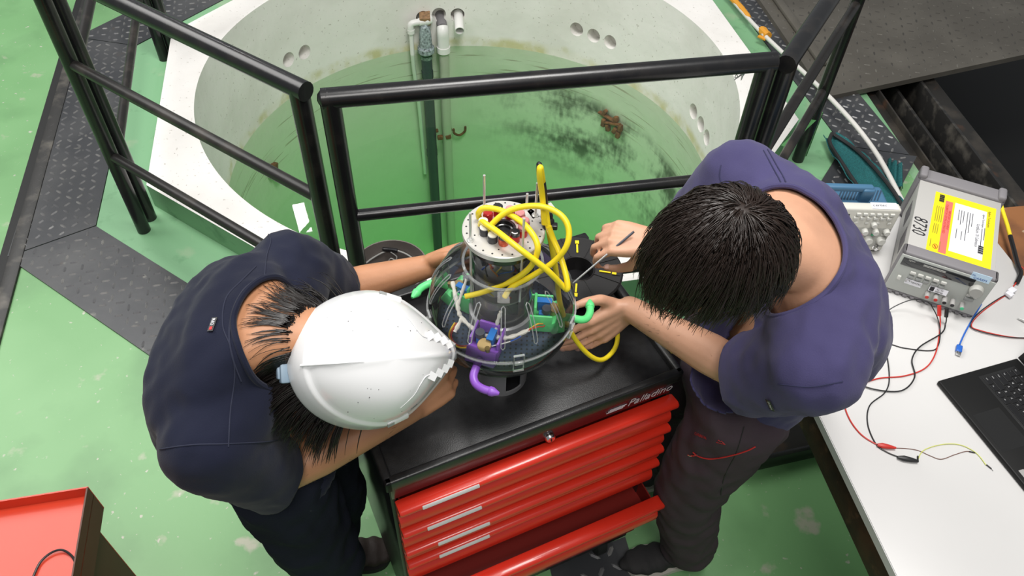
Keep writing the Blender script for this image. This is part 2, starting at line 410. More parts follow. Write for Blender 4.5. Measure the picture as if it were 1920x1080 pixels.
# ---- the tank
def tank():
    b = B(); n = 256
    circ = [(TC.x + TR * cos(2 * pi * i / n), TC.y + TR * sin(2 * pi * i / n)) for i in range(n)]
    o = octa(1.485)
    vs, tri = poly_holes([o, circ]); b.faces([(v.x, v.y, .12) for v in vs], tri)
    b.mi = 1; b.faces([(*p, .12) for p in o] + [(*p, -.0) for p in o], [(i, (i + 1) % 8, 8 + (i + 1) % 8, 8 + i) for i in range(8)]); b.mi = 0
    b.faces([(*p, 0) for p in o] + [(*p, -2.75) for p in o], [(i, (i + 1) % 8, 8 + (i + 1) % 8, 8 + i) for i in range(8)])
    b.faces([(*p, -2.75) for p in o], [tuple(range(8))])
    zs = [.12, -.1, -.3, -.5, -.7, -1, -1.5, -2, -2.6]
    for z0, z1 in zip(zs, zs[1:]):
        b.faces([(*p, z0) for p in circ] + [(*p, z1) for p in circ], [(i, (i + 1) % n, n + (i + 1) % n, n + i) for i in range(n)])
    b.faces([(*p, -2.6) for p in circ], [tuple(range(n))])
    bmesh.ops.remove_doubles(b.bm, verts=b.bm.verts, dist=1e-4)
    m, nt, p = nodes('tank_plaster'); N, L = nt.nodes, nt.links
    tc = N.new('ShaderNodeTexCoord'); sp = N.new('ShaderNodeSeparateXYZ'); L.new(tc.outputs['Object'], sp.inputs[0])
    def noi(sc, de=5, loc=0, vec=None):
        x = N.new('ShaderNodeTexNoise'); x.inputs['Scale'].default_value = sc; x.inputs['Detail'].default_value = de
        mp = N.new('ShaderNodeMapping'); mp.inputs['Location'].default_value = (loc, loc * .7, 0)
        if vec: mp.inputs['Scale'].default_value = vec
        L.new(tc.outputs['Object'], mp.inputs['Vector']); L.new(mp.outputs['Vector'], x.inputs['Vector']); return x.outputs['Fac']
    def rng(v, a, c_, lo=0, hi=1):
        x = N.new('ShaderNodeMapRange'); x.interpolation_type = 'SMOOTHSTEP'
        for kk, vv in (('From Min', a), ('From Max', c_), ('To Min', lo), ('To Max', hi)): x.inputs[kk].default_value = vv
        L.new(v, x.inputs['Value']); return x.outputs['Result']
    def mth(op, a, c_):
        x = N.new('ShaderNodeMath'); x.operation = op
        for ii, vv in enumerate((a, c_)):
            if isinstance(vv, (int, float)): x.inputs[ii].default_value = vv
            else: L.new(vv, x.inputs[ii])
        return x.outputs[0]
    def mix(f, a, c_):
        x = N.new('ShaderNodeMix'); x.data_type = 'RGBA'; L.new(f, x.inputs['Factor'])
        for kk, vv in (('A', a), ('B', c_)):
            if isinstance(vv, tuple): x.inputs[kk].default_value = (*vv, 1)
            else: L.new(vv, x.inputs[kk])
        return x.outputs['Result']
    z = sp.outputs['Z']; zw = mth('ADD', z, mth('MULTIPLY', mth('SUBTRACT', noi(3.5), .5), .10))
    col = mix(rng(noi(2.2, 6), .42, .68), (.86, .835, .80), (.77, .745, .705))
    col = mix(rng(noi(60, 3, 4), .66, .72, 0, .55), col, (.33, .29, .24))          # specks
    alg = rng(zw, WZ + .085, WZ + .03)
    col = mix(mth('MULTIPLY', alg, rng(noi(6, 6, 9), .40, .62, .1, .7)), col, (.50, .46, .13))   # algae line above the water
    col = mix(rng(z, WZ + .004, WZ - .004), col, (.78, .79, .68))                   # coated wall below the old water line
    lines = mth('MULTIPLY', rng(noi(9, 4, 2, (.25, .25, 9)),   .60, .66, 0, .5), rng(z, WZ - .02, WZ - .06))
    lines = mth('MULTIPLY', lines, rng(z, WZ - .42, WZ - .3)); col = mix(lines, col, (.22, .13, .05))
    # black mould patch on the right hand wall below the water
    ang = mth('ARCTAN2', mth('SUBTRACT', sp.outputs['Y'], TC.y), mth('SUBTRACT', sp.outputs['X'], TC.x))
    am = mth('MULTIPLY', rng(ang, -.35, -.05), rng(ang, 1.75, 1.1))
    low = mth('SUBTRACT', z, mth('MULTIPLY', mth('SUBTRACT', ang, .6), .10))
    bm_ = mth('MULTIPLY', rng(low, WZ - .22, WZ - .34), rng(low, WZ - 1.15, WZ - .65))
    mould = mth('MULTIPLY', mth('MULTIPLY', am, bm_), rng(mth('ADD', noi(3.0, 12, 6, (1, 1, 2.2)), mth('MULTIPLY', noi(30, 6, 1, (1, 1, .5)), .4)), .58, .92, 0, .9))
    col = mix(mould, col, (.035, .05, .028))
    L.new(col, p.inputs['Base Color']); p.inputs['Roughness'].default_value = .7
    bp = N.new('ShaderNodeBump'); bp.inputs['Strength'].default_value = .5; bp.inputs['Distance'].default_value = .012
    L.new(noi(7, 8, 3), bp.inputs['Height']); L.new(bp.outputs['Normal'], p.inputs['Normal'])
    MT['tank_plaster'] = m
    t = b.out('pool_tank', None, smooth=False, mats=['tank_plaster', 'green_edge'])
    # bored holes in the wall
    c = B()
    for (px, py) in HOLES:
        h, nrm = wall_hit(px, py); c.cyl(h + nrm * .05, h - nrm * .075, .046, 20)
    co_ = mesh_obj('cut', c.bm, 'tank_plaster')
    md = t.modifiers.new('holes', 'BOOLEAN'); md.object = co_; md.solver = 'EXACT'
    me = bpy.data.meshes.new_from_object(t.evaluated_get(bpy.context.evaluated_depsgraph_get()))
    t.modifiers.clear(); t.data = me; bpy.data.objects.remove(co_)
    return tag(t, 'round white plastered pool tank sunk in an octagonal kerb', None, kind='structure')
def wall_hit(px, py):
    """where the line of sight meets the far wall of the tank"""
    v = RW @ V((px - 960, py - 540, FPX)); o = V((0, 0, H)) - V((TC.x, TC.y, 0))
    a = v.x ** 2 + v.y ** 2; bb = 2 * (o.x * v.x + o.y * v.y); c = o.x ** 2 + o.y ** 2 - TR * TR
    t = (-bb + math.sqrt(bb * bb - 4 * a * c)) / (2 * a); h = V((0, 0, H)) + v * t
    return h, V((TC.x - h.x, TC.y - h.y, 0)).normalized()
HOLES = [(541, 112), (571, 98), (1081, 55), (1113, 67), (1144, 79), (1300, 209), (1314, 233), (1325, 258), (793, 33), (823, 27), (858, 28)]
tk = tank()
b = B(); n = 96
b.lathe([(0, WZ), (TR * .5, WZ), (TR + .001, WZ), (TR + .001, -2.602), (0, -2.602)], n, (TC.x, TC.y, 0))
bmesh.ops.remove_doubles(b.bm, verts=b.bm.verts, dist=1e-5)
wt = b.out('water', 'water', smooth=False)
tag(wt, 'still clear green water filling the round tank', None, kind='structure')

# ---- pipes on the tank wall
def wp(px, py, off):
    h, nrm = wall_hit(px, py); return h + nrm * off, nrm
h, nr = wp(766, 40, .05); dn = V((0, 0, -1)); sd = V((-nr.y, nr.x, 0))     # sd points along the wall to the viewer's right
if (sd.x < 0): sd = -sd
r_ = root('thin_pvc_pipe', 'thin white plastic pipe hanging down the tank wall from an elbow', 'pipe')
b = B(); top = h; b.tube(spline([top + V((0, 0, -.03)), top + V((0, 0, -.3)), top + V((0, 0, -.62)) + sd * .02, top + V((0, 0, -1.25)) + sd * .035 - nr * .02], 6), .014, 12); b.out('pipe', 'pvc_white', r_)
b = B(); b.tube(spline([top + V((0, 0, -.05)), top + V((0, 0, -.005)), top + sd * .02 + V((0, 0, .012)), top + sd * .10 + V((0, 0, .012))], 5), .021, 14)
b.tube([top + V((0, 0, -.055)), top + V((0, 0, -.03))], .024, 14); b.tube([top + sd * .055 + V((0, 0, .012)), top + sd * .115 + V((0, 0, .012))], .025, 14); b.out('elbow', 'pvc_white', r_)
b = B(); b.tube(spline([top + sd * .10 + V((0, 0, .012)), top + sd * .125 + V((0, 0, .02)), top + sd * .125 + V((0, 0, .025)) - nr * .12], 5), .026, 14); b.out('wall_elbow', 'pvc_white', r_)
h, nr = wp(793, 45, .06); r_ = root('grey_drain_pipe', 'dark grey drain pipe with a union fitting running down into the water', 'pipe')
b = B(); b.tube([h + V((0, 0, -.12)), h + V((0, 0, -2.0)) + nr * .02], .036, 18); b.out('pipe', 'pvc_dark', r_)
b = B(); b.tube([h + V((0, 0, .03)) - nr * .05, h + V((0, 0, .0)), h + V((0, 0, -.05)), h + V((0, 0, -.13))], [.028, .034, .040, .043], 18); b.out('reducer', 'pvc_scuffed', r_)
b = B(); b.tube([h + V((0, 0, -.125)), h + V((0, 0, -.135)), h + V((0, 0, -.165)), h + V((0, 0, -.175))], [.048, .056, .056, .047], 18); b.out('union_nut', 'pvc_scuffed', r_)
b = B(); b.tube([h + V((0, 0, -.19)), h + V((0, 0, -.215))], .039, 18); b.out('collar', 'print_green' if 0 else 'pvc_scuffed', r_)
for dz in (-.31, -.98): b = B(); b.tube([h + V((0, 0, dz)), h + V((0, 0, dz - .05))], .040, 18); b.out('coupling', 'pvc_dark', r_)
b = B(); h2, nr2 = wp(794, 30, .0); b.box(h2 + nr2 * .02 + sd * .005, (.07, .10, .055), M.Rotation(math.atan2(nr2.y, nr2.x) + 1.4, 3, 'Z') @ M.Rotation(.15, 3, 'X'), .004)
tag(b.out('wooden_plug', 'wood_plug'), 'rough brown wooden block wedged in a wall hole above the grey pipe', 'block')
h, nr = wp(828, 50, .065); r_ = root('white_water_pipe', 'white water pipe with a bright elbow descending into the pool', 'pipe')
b = B(); b.tube([h + V((0, 0, -.12)), h + V((0, 0, -2.2)) + nr * .02], .034, 18); b.out('pipe', 'pvc_pink', r_)
b = B(); b.tube(spline([h - nr * .02 + V((0, 0, .022)), h + V((0, 0, .0)), h + V((0, 0, -.05)), h + V((0, 0, -.13))], 5), .040, 18); b.tube([h + V((0, 0, -.105)), h + V((0, 0, -.145))], .045, 18); b.out('elbow', 'pvc_white', r_)
b = B(); b.tube([h - nr * .16 + V((0, 0, .045)), h - nr * .015 + V((0, 0, .02))], .034, 18); b.out('stub', 'psu_bumper', r_)
h, nr = wp(860, 34, .0); r_ = root('pipe_stub', 'short open white pipe stub sticking out of the rightmost upper hole', 'pipe')
b = B(); ax = (nr * .11 + V((0, 0, -.03))); mx = M.Translation(h - nr * .05 + V((0, 0, .01))) @ ax.to_track_quat('Z', 'Y').to_matrix().to_4x4()
b.lathe([(.027, .16), (.031, .16), (.031, 0), (.027, 0)], 22, mx=mx, close=True); b.out('pipe', 'pvc_white', r_)
# rusty fittings below the water line
def rusty(name, label, px, py, pieces, group=None):
    h, nr = wp(px, py, .0); sd = V((-nr.y, nr.x, 0)); sd = sd if sd.dot(V((1, -.3, 0))) > 0 else -sd
    b = B()
    for (a, z, la, lz, o) in pieces:
        b.box(h + sd * a + V((0, 0, z)) + nr * o, (.03, la, lz), M.Rotation(math.atan2(nr.y, nr.x), 3, 'Z') @ M.Rotation(random.uniform(-.4, .4), 3, 'X'), .006)
    tag(b.out(name, 'rust'), label, 'bracket', group)
rusty('rusty_bracket', 'rusty bolted bracket under water on the mouldy right wall', 1153, 228,
      [(-.05, .02, .16, .014, .02), (0, .0, .14, .016, .03), (-.07, -.03, .03, .06, .03), (-.03, -.05, .03, .05, .03), (.03, -.04, .03, .05, .03), (.06, -.06, .03, .05, .03), (.07, .0, .03, .05, .03), (-.08, .04, .025, .05, .02), (.02, .04, .03, .04, .02)])
rusty('rusty_bracket', 'rusty bracket under water on the left tank wall', 508, 318,
      [(0, .03, .05, .05, .03), (.0, -.03, .05, .06, .03), (.03, 0, .05, .04, .02), (-.02, -.07, .03, .04, .02)])
rusty('rusty_clamp', 'rusty clamp holding the white pipe under water', 829, 236, [(-.05, 0, .03, .02, .05), (.05, 0, .03, .02, .05), (-.03, -.025, .04, .03, .1), (.03, -.025, .04, .03, .1)])
h, nr = wp(861, 235, .03); b = B(); b.tube(spline([h + sd * (-.045), h + sd * (-.04) + V((0, 0, -.04)), h + V((0, 0, -.065)), h + sd * .04 + V((0, 0, -.04)), h + sd * .045], 5), .009, 8)
tag(b.out('rusty_pipe_hook', 'rust'), 'empty rusty U-shaped pipe hook under water', 'bracket')

# ---- railings
RT, RMID, RLOW, PR = 1.175, .80, .40, .027
def railing(name, label, A, Bp, rails, top=RT, postA=True, postB=True, lowcut=1., z0=.004, mp='black_paint', mr='worn_rail', mtop='black_paint', group='tubular railing panels round the pool'):
    r = root(name, label, 'railing', (0, 0, 0), 0, group); A, Bp = V((*A[:2], 0)), V((*Bp[:2], 0)); d = (Bp - A).normalized()
    zt = V((0, 0, top))
    if postA: b = B(); b.tube([A + V((0, 0, z0)), A + zt], PR, 16); b.out('post', mp, r)
    if postB: b = B(); b.tube([Bp + V((0, 0, z0)), Bp + zt], PR, 16); b.out('post', mp, r)
    b = B(); b.tube([A + zt - d * PR, Bp + zt + d * PR], PR, 16); b.out('top_rail', mtop, r)
    for z, rr in rails:
        b = B(); b.tube([A + V((0, 0, z)), A.lerp(Bp, 1 if z > .5 else lowcut) + V((0, 0, z))], rr, 12); b.out('rail', mr, r)
    return r
PK = at(601, 372, .80); PL = at(271, 433, 0); P2 = at(309, 112, 0)
g0 = at(618, 184, RT); g1 = at(1440, 116, RT)
railing('railing_panel', 'black tubular railing panel between the left worker and the pool', PL, PK, [(RMID, .019), (RLOW, .019)])
d2 = (P2 - PL).normalized(); off = V((.0, .075, 0))
railing('railing_panel', 'black tubular railing panel along the left edge of the pool', PL + off, P2, [(RMID, .019), (RLOW, .019)])
d3 = V((cos(rad(100)), sin(rad(100)), 0))
railing('railing_panel', 'black railing panel beyond the far left post', P2 + V((.045, .03, 0)), P2 + V((.5, 1.15, 0)), [(RMID, .019), (RLOW, .019)])
# the gate hangs between two corner posts
r_ = root('pool_gate', 'black tubular gate standing open-barred in front of the pool', 'gate')
A, Bp = g0, g1; zz = lambda p, z: V((p.x, p.y, z))
for p in (A, Bp): b = B(); b.tube([zz(p, .10), zz(p, RT)], PR, 16); b.out('stile', 'black_paint', r_)
dg = (Bp - A).normalized()
b = B(); b.tube([zz(A, RT) - dg * .02, zz(Bp, RT) + dg * .02], PR, 18); b.ball(zz(A, RT) - dg * .005, PR); b.ball(zz(Bp, RT) + dg * .005, PR); b.out('top_rail', 'black_paint', r_)
for z in (.77, .40): b = B(); b.tube([zz(A, z), zz(Bp, z)], .018, 14); b.out('rail', 'black_paint', r_)
b = B(); w0 = zz(Bp, RT - .03) - dg * .075
b.tube(spline([w0 + V((random.uniform(-.02, .02), random.uniform(-.008, .008), random.uniform(-.02, .015))) for i in range(12)], 4), .0012, 5)
tag(b.out('wire_knot', 'steel_rod'), 'scrap of twisted wire hanging under the gate top rail', 'wire')
PKR = g1 + dg * .062; PKR.z = 0
P3 = at(1546, 166, .40)
railing('railing_panel', 'black railing panel behind the right worker beside the white net pole', PKR, P3, [(RMID, .019)], mr='worn_rail')
b = B(); lo = zz(PKR, RLOW); hi_ = zz(P3, RLOW) + (P3 - zz(PKR, .4)).normalized() * -.04
b.tube([lo, hi_], .019, 12); o = b.out('rail', 'worn_rail', bpy.data.objects[[x.name for x in COL.objects if x.name.startswith('railing_panel')][-1]])
# green painted angle iron stand beside the net
r_ = root('angle_stand', 'green painted angle iron frame next to the teal net', 'frame')
e0, e1, e2 = at(1537, 212, .25), at(1470, 275, .25), at(1522, 300, .0)
b = B(); dd = (e1 - e0); b.box((e0 + e1) / 2, (dd.length, .028, .004), M.Rotation(math.atan2(dd.y, dd.x), 3, 'Z'), .001); b.box((e0 + e1) / 2 + V((0, .0, -.014)), (dd.length, .004, .028), M.Rotation(math.atan2(dd.y, dd.x), 3, 'Z'), .001); b.out('cross_bar', 'angle_green', r_)
b = B(); b.box(V((e0.x, e0.y, .127)), (.03, .004, .25), None, .001); b.box(V((e0.x + .013, e0.y + .013, .127)), (.004, .03, .25), None, .001); b.out('upright', 'angle_green', r_)

# ---- big cover plate and the open pit beside it
bp0 = at(1548, 183, .03).xy; bp1 = at(1960, 95, .03).xy; bd = (bp1 - bp0).normalized(); bn = V((-bd.y, bd.x))
lf = (at(1425, 0, .03).xy - at(1550, 183, .03).xy).normalized()
cover = [tuple(bp0), tuple(bp0 + bd * 2.6), tuple(bp0 + bd * 2.6 + lf * 3.2), tuple(bp0 + lf * 3.2)]
r_ = checker('cover_plate', cover, .034, .03, .062, rad(33), 'checker_grimy', None, .019, .006, .003)
tag(r_, 'large grimy checker plate covering the far end of the dark pit', 'plate')
strip('cover_rib', V(cover[0]) + lf * .25 + bd * .10, V(cover[0]) + lf * 1.6 + bd * .10, .05, .034, .06, 'checker_grimy', r_, .01)
ed = (V((1.765, 3.47)) - V((1.98, 1.75))).normalized(); en = V((-ed.y, ed.x)) * -1
pit = root('floor_pit', 'dark open service pit lined with rusty steel angles right of the pool', None); pit['kind'] = 'structure'
def pit_bar(name, off, w, z0, z1, m, s0=-.1, s1=2.2):
    p = V((1.98, 1.75)) + en * off; strip(name, p + ed * s0, p + ed * s1, w, z0, z1, m, pit, .003)
pit_bar('ledge', .045, .07, -.08, -.012, 'green_edge')
pit_bar('steel_angle', .12, .05, -.10, -.03, 'pit_steel'); pit_bar('steel_angle', .145, .010, -.09, .005, 'pit_steel')
pit_bar('steel_angle', .22, .08, -.22, -.14, 'pit_steel'); pit_bar('steel_angle', .30, .018, -.24, -.05, 'track_steel')
pit_bar('steel_angle', .36, .07, -.24, -.14, 'track_steel'); pit_bar('steel_angle', .47, .10, -.16, -.02, 'pit_steel'); pit_bar('steel_angle', .415, .016, -.16, .0, 'track_steel')
b = B(); b.box((3.6, 4.0, -1.0), (4.6, 9, .04)); b.out('pit_bottom', 'hole_black', pit)
b = B(); b.box((3.25, 3.1, -.3), (.9, .12, .12), M.Rotation(rad(118), 3, 'Z'), .01); b.out('cross_beam', 'rust', pit)
b = B(); b.box((2.75, 2.6, -.38), (.9, .9, .03), M.Rotation(rad(20), 3, 'Z'), .01); b.out('lower_plate', 'hole_black', pit)

# ---- grey tub behind the gate post
bc = at(732, 522, .34); r_ = root('grey_tub', 'grey open tub with a rope handle standing on the pool kerb behind the gate', 'tub', (bc.x, bc.y + .02, .1205))
b = B(); b.lathe([(.105, 0), (.128, .26), (.124, .26), (.101, .006), (0, .006)], 40); b.out('shell', 'tub_grey', r_)
b = B(); b.lathe([(0, .0), (.105, 0)], 40); b.out('base', 'tub_grey', r_)
b = B(); b.tube(spline([(-.121, .03, .20), (-.08, .085, .205), (-.02, .112, .222), (.04, .106, .212), (.09, .075, .185), (.116, .02, .165)], 6), .0032, 8); b.out('rope', 'rope_grey', r_)
b = B(); b.box((-.018, .108, .228), (.055, .012, .016), M.Rotation(-.1, 3, 'Z'), .003); b.out('clamp', 'plug_black', r_)
b = B(); b.tube(spline([(-.015, .102, .224), (.004, .10, .205), (.0, .095, .19), (-.016, .095, .198), (-.03, .095, .175)], 5), .0025, 6); b.out('cord_loop', 'rope_grey', r_)

# ---- landing net with a white pole
r_ = root('landing_net', 'teal mesh landing net with a black hoop lying on the checker plates', 'net')
hp = [at(1530, 262, .05), at(1560, 250, .06), at(1610, 285, .06), at(1665, 345, .07), at(1700, 400, .06), at(1650, 400, .06), at(1610, 352, .06), at(1575, 300, .06), at(1556, 270, .06)]
b = B(); b.tube(spline(hp[1:5], 6), .009, 8); b.tube(spline([hp[1], at(1556, 268, .06), at(1575, 300, .06), at(1605, 345, .06), at(1640, 392, .06)], 6), .009, 8); b.out('hoop', 'hoop_black', r_)
b = B(); cols, rows = 14, 26; Lc = spline([at(1543, 254, .05), at(1565, 300, .05), at(1600, 350, .05), at(1630, 392, .05), at(1660, 430, .05)], 7); Rc = spline([at(1568, 250, .05), at(1620, 290, .05), at(1668, 345, .05), at(1700, 395, .05), at(1722, 440, .05)], 7)
vs = []; 
for i in range(rows):
    for j in range(cols):
        t = j / (cols - 1); p = Lc[i].lerp(Rc[i], t); p.z = .02 + .035 * abs(2 * t - 1) ** 2 + .018 * noise.noise(p * 14); vs.append(p)
b.faces(vs, [(i * cols + j, i * cols + j + 1, (i + 1) * cols + j + 1, (i + 1) * cols + j) for i in range(rows - 1) for j in range(cols - 1)])
o = b.out('net_bag', 'net_teal', r_); md = o.modifiers.new('s', 'SOLIDIFY'); md.thickness = .003
b = B(); vs = []
fa = [at(1664, 302, .04), at(1690, 312, .04), at(1694, 350, .03), at(1660, 345, .03)]
for i in range(12):
    for j in range(12):
        u_, v_ = i / 11, j / 11; p = fa[0].lerp(fa[1], u_).lerp(fa[3].lerp(fa[2], u_), v_); p.z = .02 + .012 * sin(u_ * 16) + .03 * (1 - v_); vs.append(p)
b.faces(vs, [(i * 12 + j, i * 12 + j + 1, (i + 1) * 12 + j + 1, (i + 1) * 12 + j) for i in range(11) for j in range(11)])
o = b.out('net_fold', 'net_teal', r_); md = o.modifiers.new('s', 'SOLIDIFY'); md.thickness = .003
r_ = root('net_pole', 'long white pole with orange tape lying across the checker plates', 'pole')
pp = [at(1365, -10, .05), at(1425, 58, .06), at(1560, 187, .09), at(1638, 280, .08), at(1692, 378, .05)]
b = B(); b.tube(spline(pp, 6), .0115, 12); b.out('shaft', 'pole_white', r_)
b = B(); b.tube(spline([at(1363, -12, .05), at(1385, 10, .055), at(1405, 34, .058)], 4), [.016, .017, .016, .018, .017, .018, .016, .016, .012], 10); b.out('tape', 'tape_orange', r_)
c0, c1 = at(1427, 55, .062), at(1440, 68, .065); b = B(); b.tube([c0, c0.lerp(c1, .3), c0.lerp(c1, .7), c1], [.020, .026, .022, .024], 9); b.box(c0.lerp(c1, .6) + V((-.02, -.03, -.01)), (.02, .05, .012), M.Rotation(.8, 3, 'Z'), .003); b.out('tape_knot', 'tape_orange', r_)
# ================================================================ tool chest
CQ = at(722, 915, .96); CP = at(1283, 700, .96); CW = (CP - CQ).length
CA = math.atan2(CP.y - CQ.y, CP.x - CQ.x); CD = .46; CT = .952          # tray floor height
chest = root('tool_chest', 'red and black roller tool chest with an open drawer between the two workers', 'tool chest', (CQ.x, CQ.y, 0), CA)
def cloc(p):                                             # world -> chest coordinates
    return M.Rotation(-CA, 3, 'Z') @ (V(p) - V((CQ.x, CQ.y, 0)))
b = B()
b.box((.014, CD / 2, .555), (.012, CD - .03, .73), None, .002); b.box((CW - .014, CD / 2, .555), (.012, CD - .03, .73), None, .002)
b.box((CW / 2, CD - .02, .555), (CW - .03, .010, .73), None, .002); b.box((CW / 2, CD / 2, .185), (CW - .03, CD - .03, .012)); b.box((CW / 2, CD / 2, .915), (CW - .03, CD - .03, .01))
b.out('body', 'chest_body', chest)
b = B(); b.box((CW / 2, .018, .908), (CW - .02, .012, .060), None, .003); b.out('fascia', 'chest_maroon', chest)
# moulded top tray: floor plus a rounded raised lip
b = B(); b.box((CW / 2, CD / 2, CT - .012), (CW - .02, CD - .02, .024), None, .004)
for c_, d_ in (((CW / 2, .009, .950), (CW, .018, .034)), ((CW / 2, CD - .012, .955), (CW, .024, .046)), ((.009, CD / 2, .950), (.018, CD, .034)), ((CW - .009, CD / 2, .950), (.018, CD, .034))):
    b.box(c_, d_, None, .005, 3)
for x in (.0, 1): b.box((.02 + x * (CW - .04), CD - .03, .957), (.036, .05, .046), None, .008, 3)
b.box((CW - .014, CD * .62, .962), (.024, .16, .03), None, .008, 3); b.box((.014, CD * .62, .962), (.024, .16, .03), None, .008, 3)
b.out('top_tray', 'chest_black', chest)
b = B(); b.lathe([(0, .012), (.009, .012), (.012, .008), (.013, 0)], 20, mx=M.Translation((CW * .533, .013, .893)) @ M.Rotation(pi / 2, 4, 'X')); lk = b.out('lock', 'chrome', chest)
b = B(); b.box((CW * .533, .0005, .893), (.0022, .002, .009)); b.out('keyhole', 'hole_black', lk)
mx = frame((CW - .128, .0105, .892), (1, 0, .0), (0, 0, 1))
text('lettering', 'Palladino', .034, 'white_print', chest, mx, .35, .0004, sx=.95, off=-.0004)
for i in range(3): b = B(); b.box((CW - .150 - .004 * i, .0108, .9025 - .0042 * i), (.042, .001, .0018)); b.out('lettering_bar', 'white_print', chest)
def drawer(z0, z1, out=0., label=True, deep=.40):
    """pressed steel drawer: rolled handle lip, set-back face, flared lower flange"""
    b = B(); h = z1 - z0; y = .006 - out
    prof = [(y + .006, z1 - .014), (y - .010, z1 - .012), (y - .019, z1 - .016), (y - .026, z1 - .010), (y - .027, z1 - .003), (y - .021, z1), (y - .006, z1 - .001), (y + .004, z1 - .004)]
    face = [(y + .004, z1 - .004), (y - .021, z1), (y - .0275, z1 - .004), (y - .029, z1 - .011), (y - .025, z1 - .018), (y - .014, z1 - .024), (y - .005, z1 - .030), (y - .003, z0 + h * .36), (y - .011, z0 + h * .30), (y - .016, z0 + h * .18), (y - .015, z0 + h * .03), (y - .009, z0), (y + .008, z0), (y + .008, z1 - .006)]
    x0, x1 = .016, CW - .005; k = len(face)
    xs = [x0, x0 + .004, x1 - .004, x1]; vs = []
    for i, x in enumerate(xs):
        s = .92 if i in (0, 3) else 1
        cy_, cz_ = y, (z0 + z1) / 2
        vs += [(x, cy_ + (py - cy_) * s, cz_ + (pz - cz_) * (.97 if s < 1 else 1)) for py, pz in face]
    fs = [(i * k + j, i * k + (j + 1) % k, (i + 1) * k + (j + 1) % k, (i + 1) * k + j) for i in range(3) for j in range(k)] + [tuple(range(k))[::-1], tuple(range(3 * k, 4 * k))]
    b.faces(vs, fs); d = b.out('drawer', 'drawer_red', chest, angle=50)
    b = B(); dz = h * .72
    b.box(((x0 + x1) / 2, y + .01 + deep / 2, z0 + .006), (x1 - x0 - .02, deep, .004)); b.box((x0 + .012, y + .01 + deep / 2, z0 + dz / 2), (.003, deep, dz)); b.box((x1 - .012, y + .01 + deep / 2, z0 + dz / 2), (.003, deep, dz)); b.box(((x0 + x1) / 2, y + .01 + deep, z0 + dz / 2), (x1 - x0 - .02, .003, dz))
    b.out('drawer_box', 'drawer_inner', d)
    if label:
        b = B(); lx = .14 if label is True else label
        b.box((lx, y - .0275, z1 - .0075), (.125, .004, .0095), M.Rotation(-.35, 3, 'X'), .0015); b.out('label_strip', 'label_strip', d)
    return d
drawer(.782, .873, 0, .125); drawer(.688, .772, 0, .130); drawer(.622, .678, 0, .150); drawer(.506, .612, 0, .150)
drawer(.395, .497, .062, False); drawer(.205, .380, 0, False)
b = B(); b.box((CW / 2, CD / 2, .16), (CW - .02, CD - .02, .05), None, .004); b.out('plinth', 'chest_body', chest)
for x in (.07, CW - .07):
    for y in (.07, CD - .07):
        b = B(); b.lathe([(0, -.016), (.045, -.016), (.05, -.012), (.05, .012), (.045, .016), (0, .016)], 24, mx=M.Translation((x, y, .0505)) @ M.Rotation(pi / 2, 4, 'Y')); w = b.out('caster', 'boot_sole', chest)
        b = B(); b.box((x - .021, y, .09), (.004, .04, .09)); b.box((x + .021, y, .09), (.004, .04, .09)); b.box((x, y, .134), (.06, .06, .004)); b.out('caster_fork', 'steel_rod', w)

# ---- red cabinet, lower left
c0 = at(165, 912, .90); cu = (at(0, 938, .90) - c0).normalized(); cv = V((-cu.y, cu.x, 0)); cv = cv if cv.y < 0 else -cv
ca = math.atan2(cu.y, cu.x)
cab = root('red_cabinet', 'red steel cabinet with a lipped top in the lower left corner', 'cabinet', (c0.x, c0.y, 0), ca)   # local x to the left, y towards viewer is +
b = B(); w_, d_ = .55, .62
b.box((w_ / 2, d_ / 2, .868), (w_, d_, .004)); b.out('top_panel', 'cab_red', cab)
b = B(); b.box((w_ / 2, .0015, .855), (w_, .003, .09)); b.out('rear_lip', 'cab_red', cab)
b = B(); b.box((.0015, d_ / 2, .855), (.003, d_ - .004, .09)); b.out('side_lip', 'cab_red_shaded', cab)
b = B(); b.box((w_ / 2, .03, .42), (w_ - .04, .004, .80)); b.out('rear_panel', 'cab_red', cab)
b = B(); b.box((.022, .085, .42), (.004, .11, .80)); b.box((.022, d_ - .08, .42), (.004, .11, .80)); b.box((.022, d_ / 2, .805), (.004, d_ - .06, .03)); b.box((.022, d_ / 2, .06), (.004, d_ - .06, .12)); b.out('side_frame', 'cab_red_shaded', cab)
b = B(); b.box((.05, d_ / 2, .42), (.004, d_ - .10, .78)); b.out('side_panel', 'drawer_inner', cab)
b = B(); b.box((w_ - .02, d_ / 2, .42), (.004, d_ - .05, .80)); b.box((w_ / 2, d_ - .03, .42), (w_ - .04, .004, .80)); b.out('far_panels', 'cab_red', cab)
b = B(); pts = [at(62, 1082, .874), at(75, 1055, .874), at(95, 1037, .876), at(115, 1031, .878), at(132, 1040, .876), at(141, 1055, .874), at(146, 1085, .873), at(130, 1130, .873), at(80, 1120, .873)]
b.tube(spline(pts, 6), .0022, 8); tag(b.out('black_cable', 'wire_black'), 'thin black cable looped on the red cabinet top', 'cable')

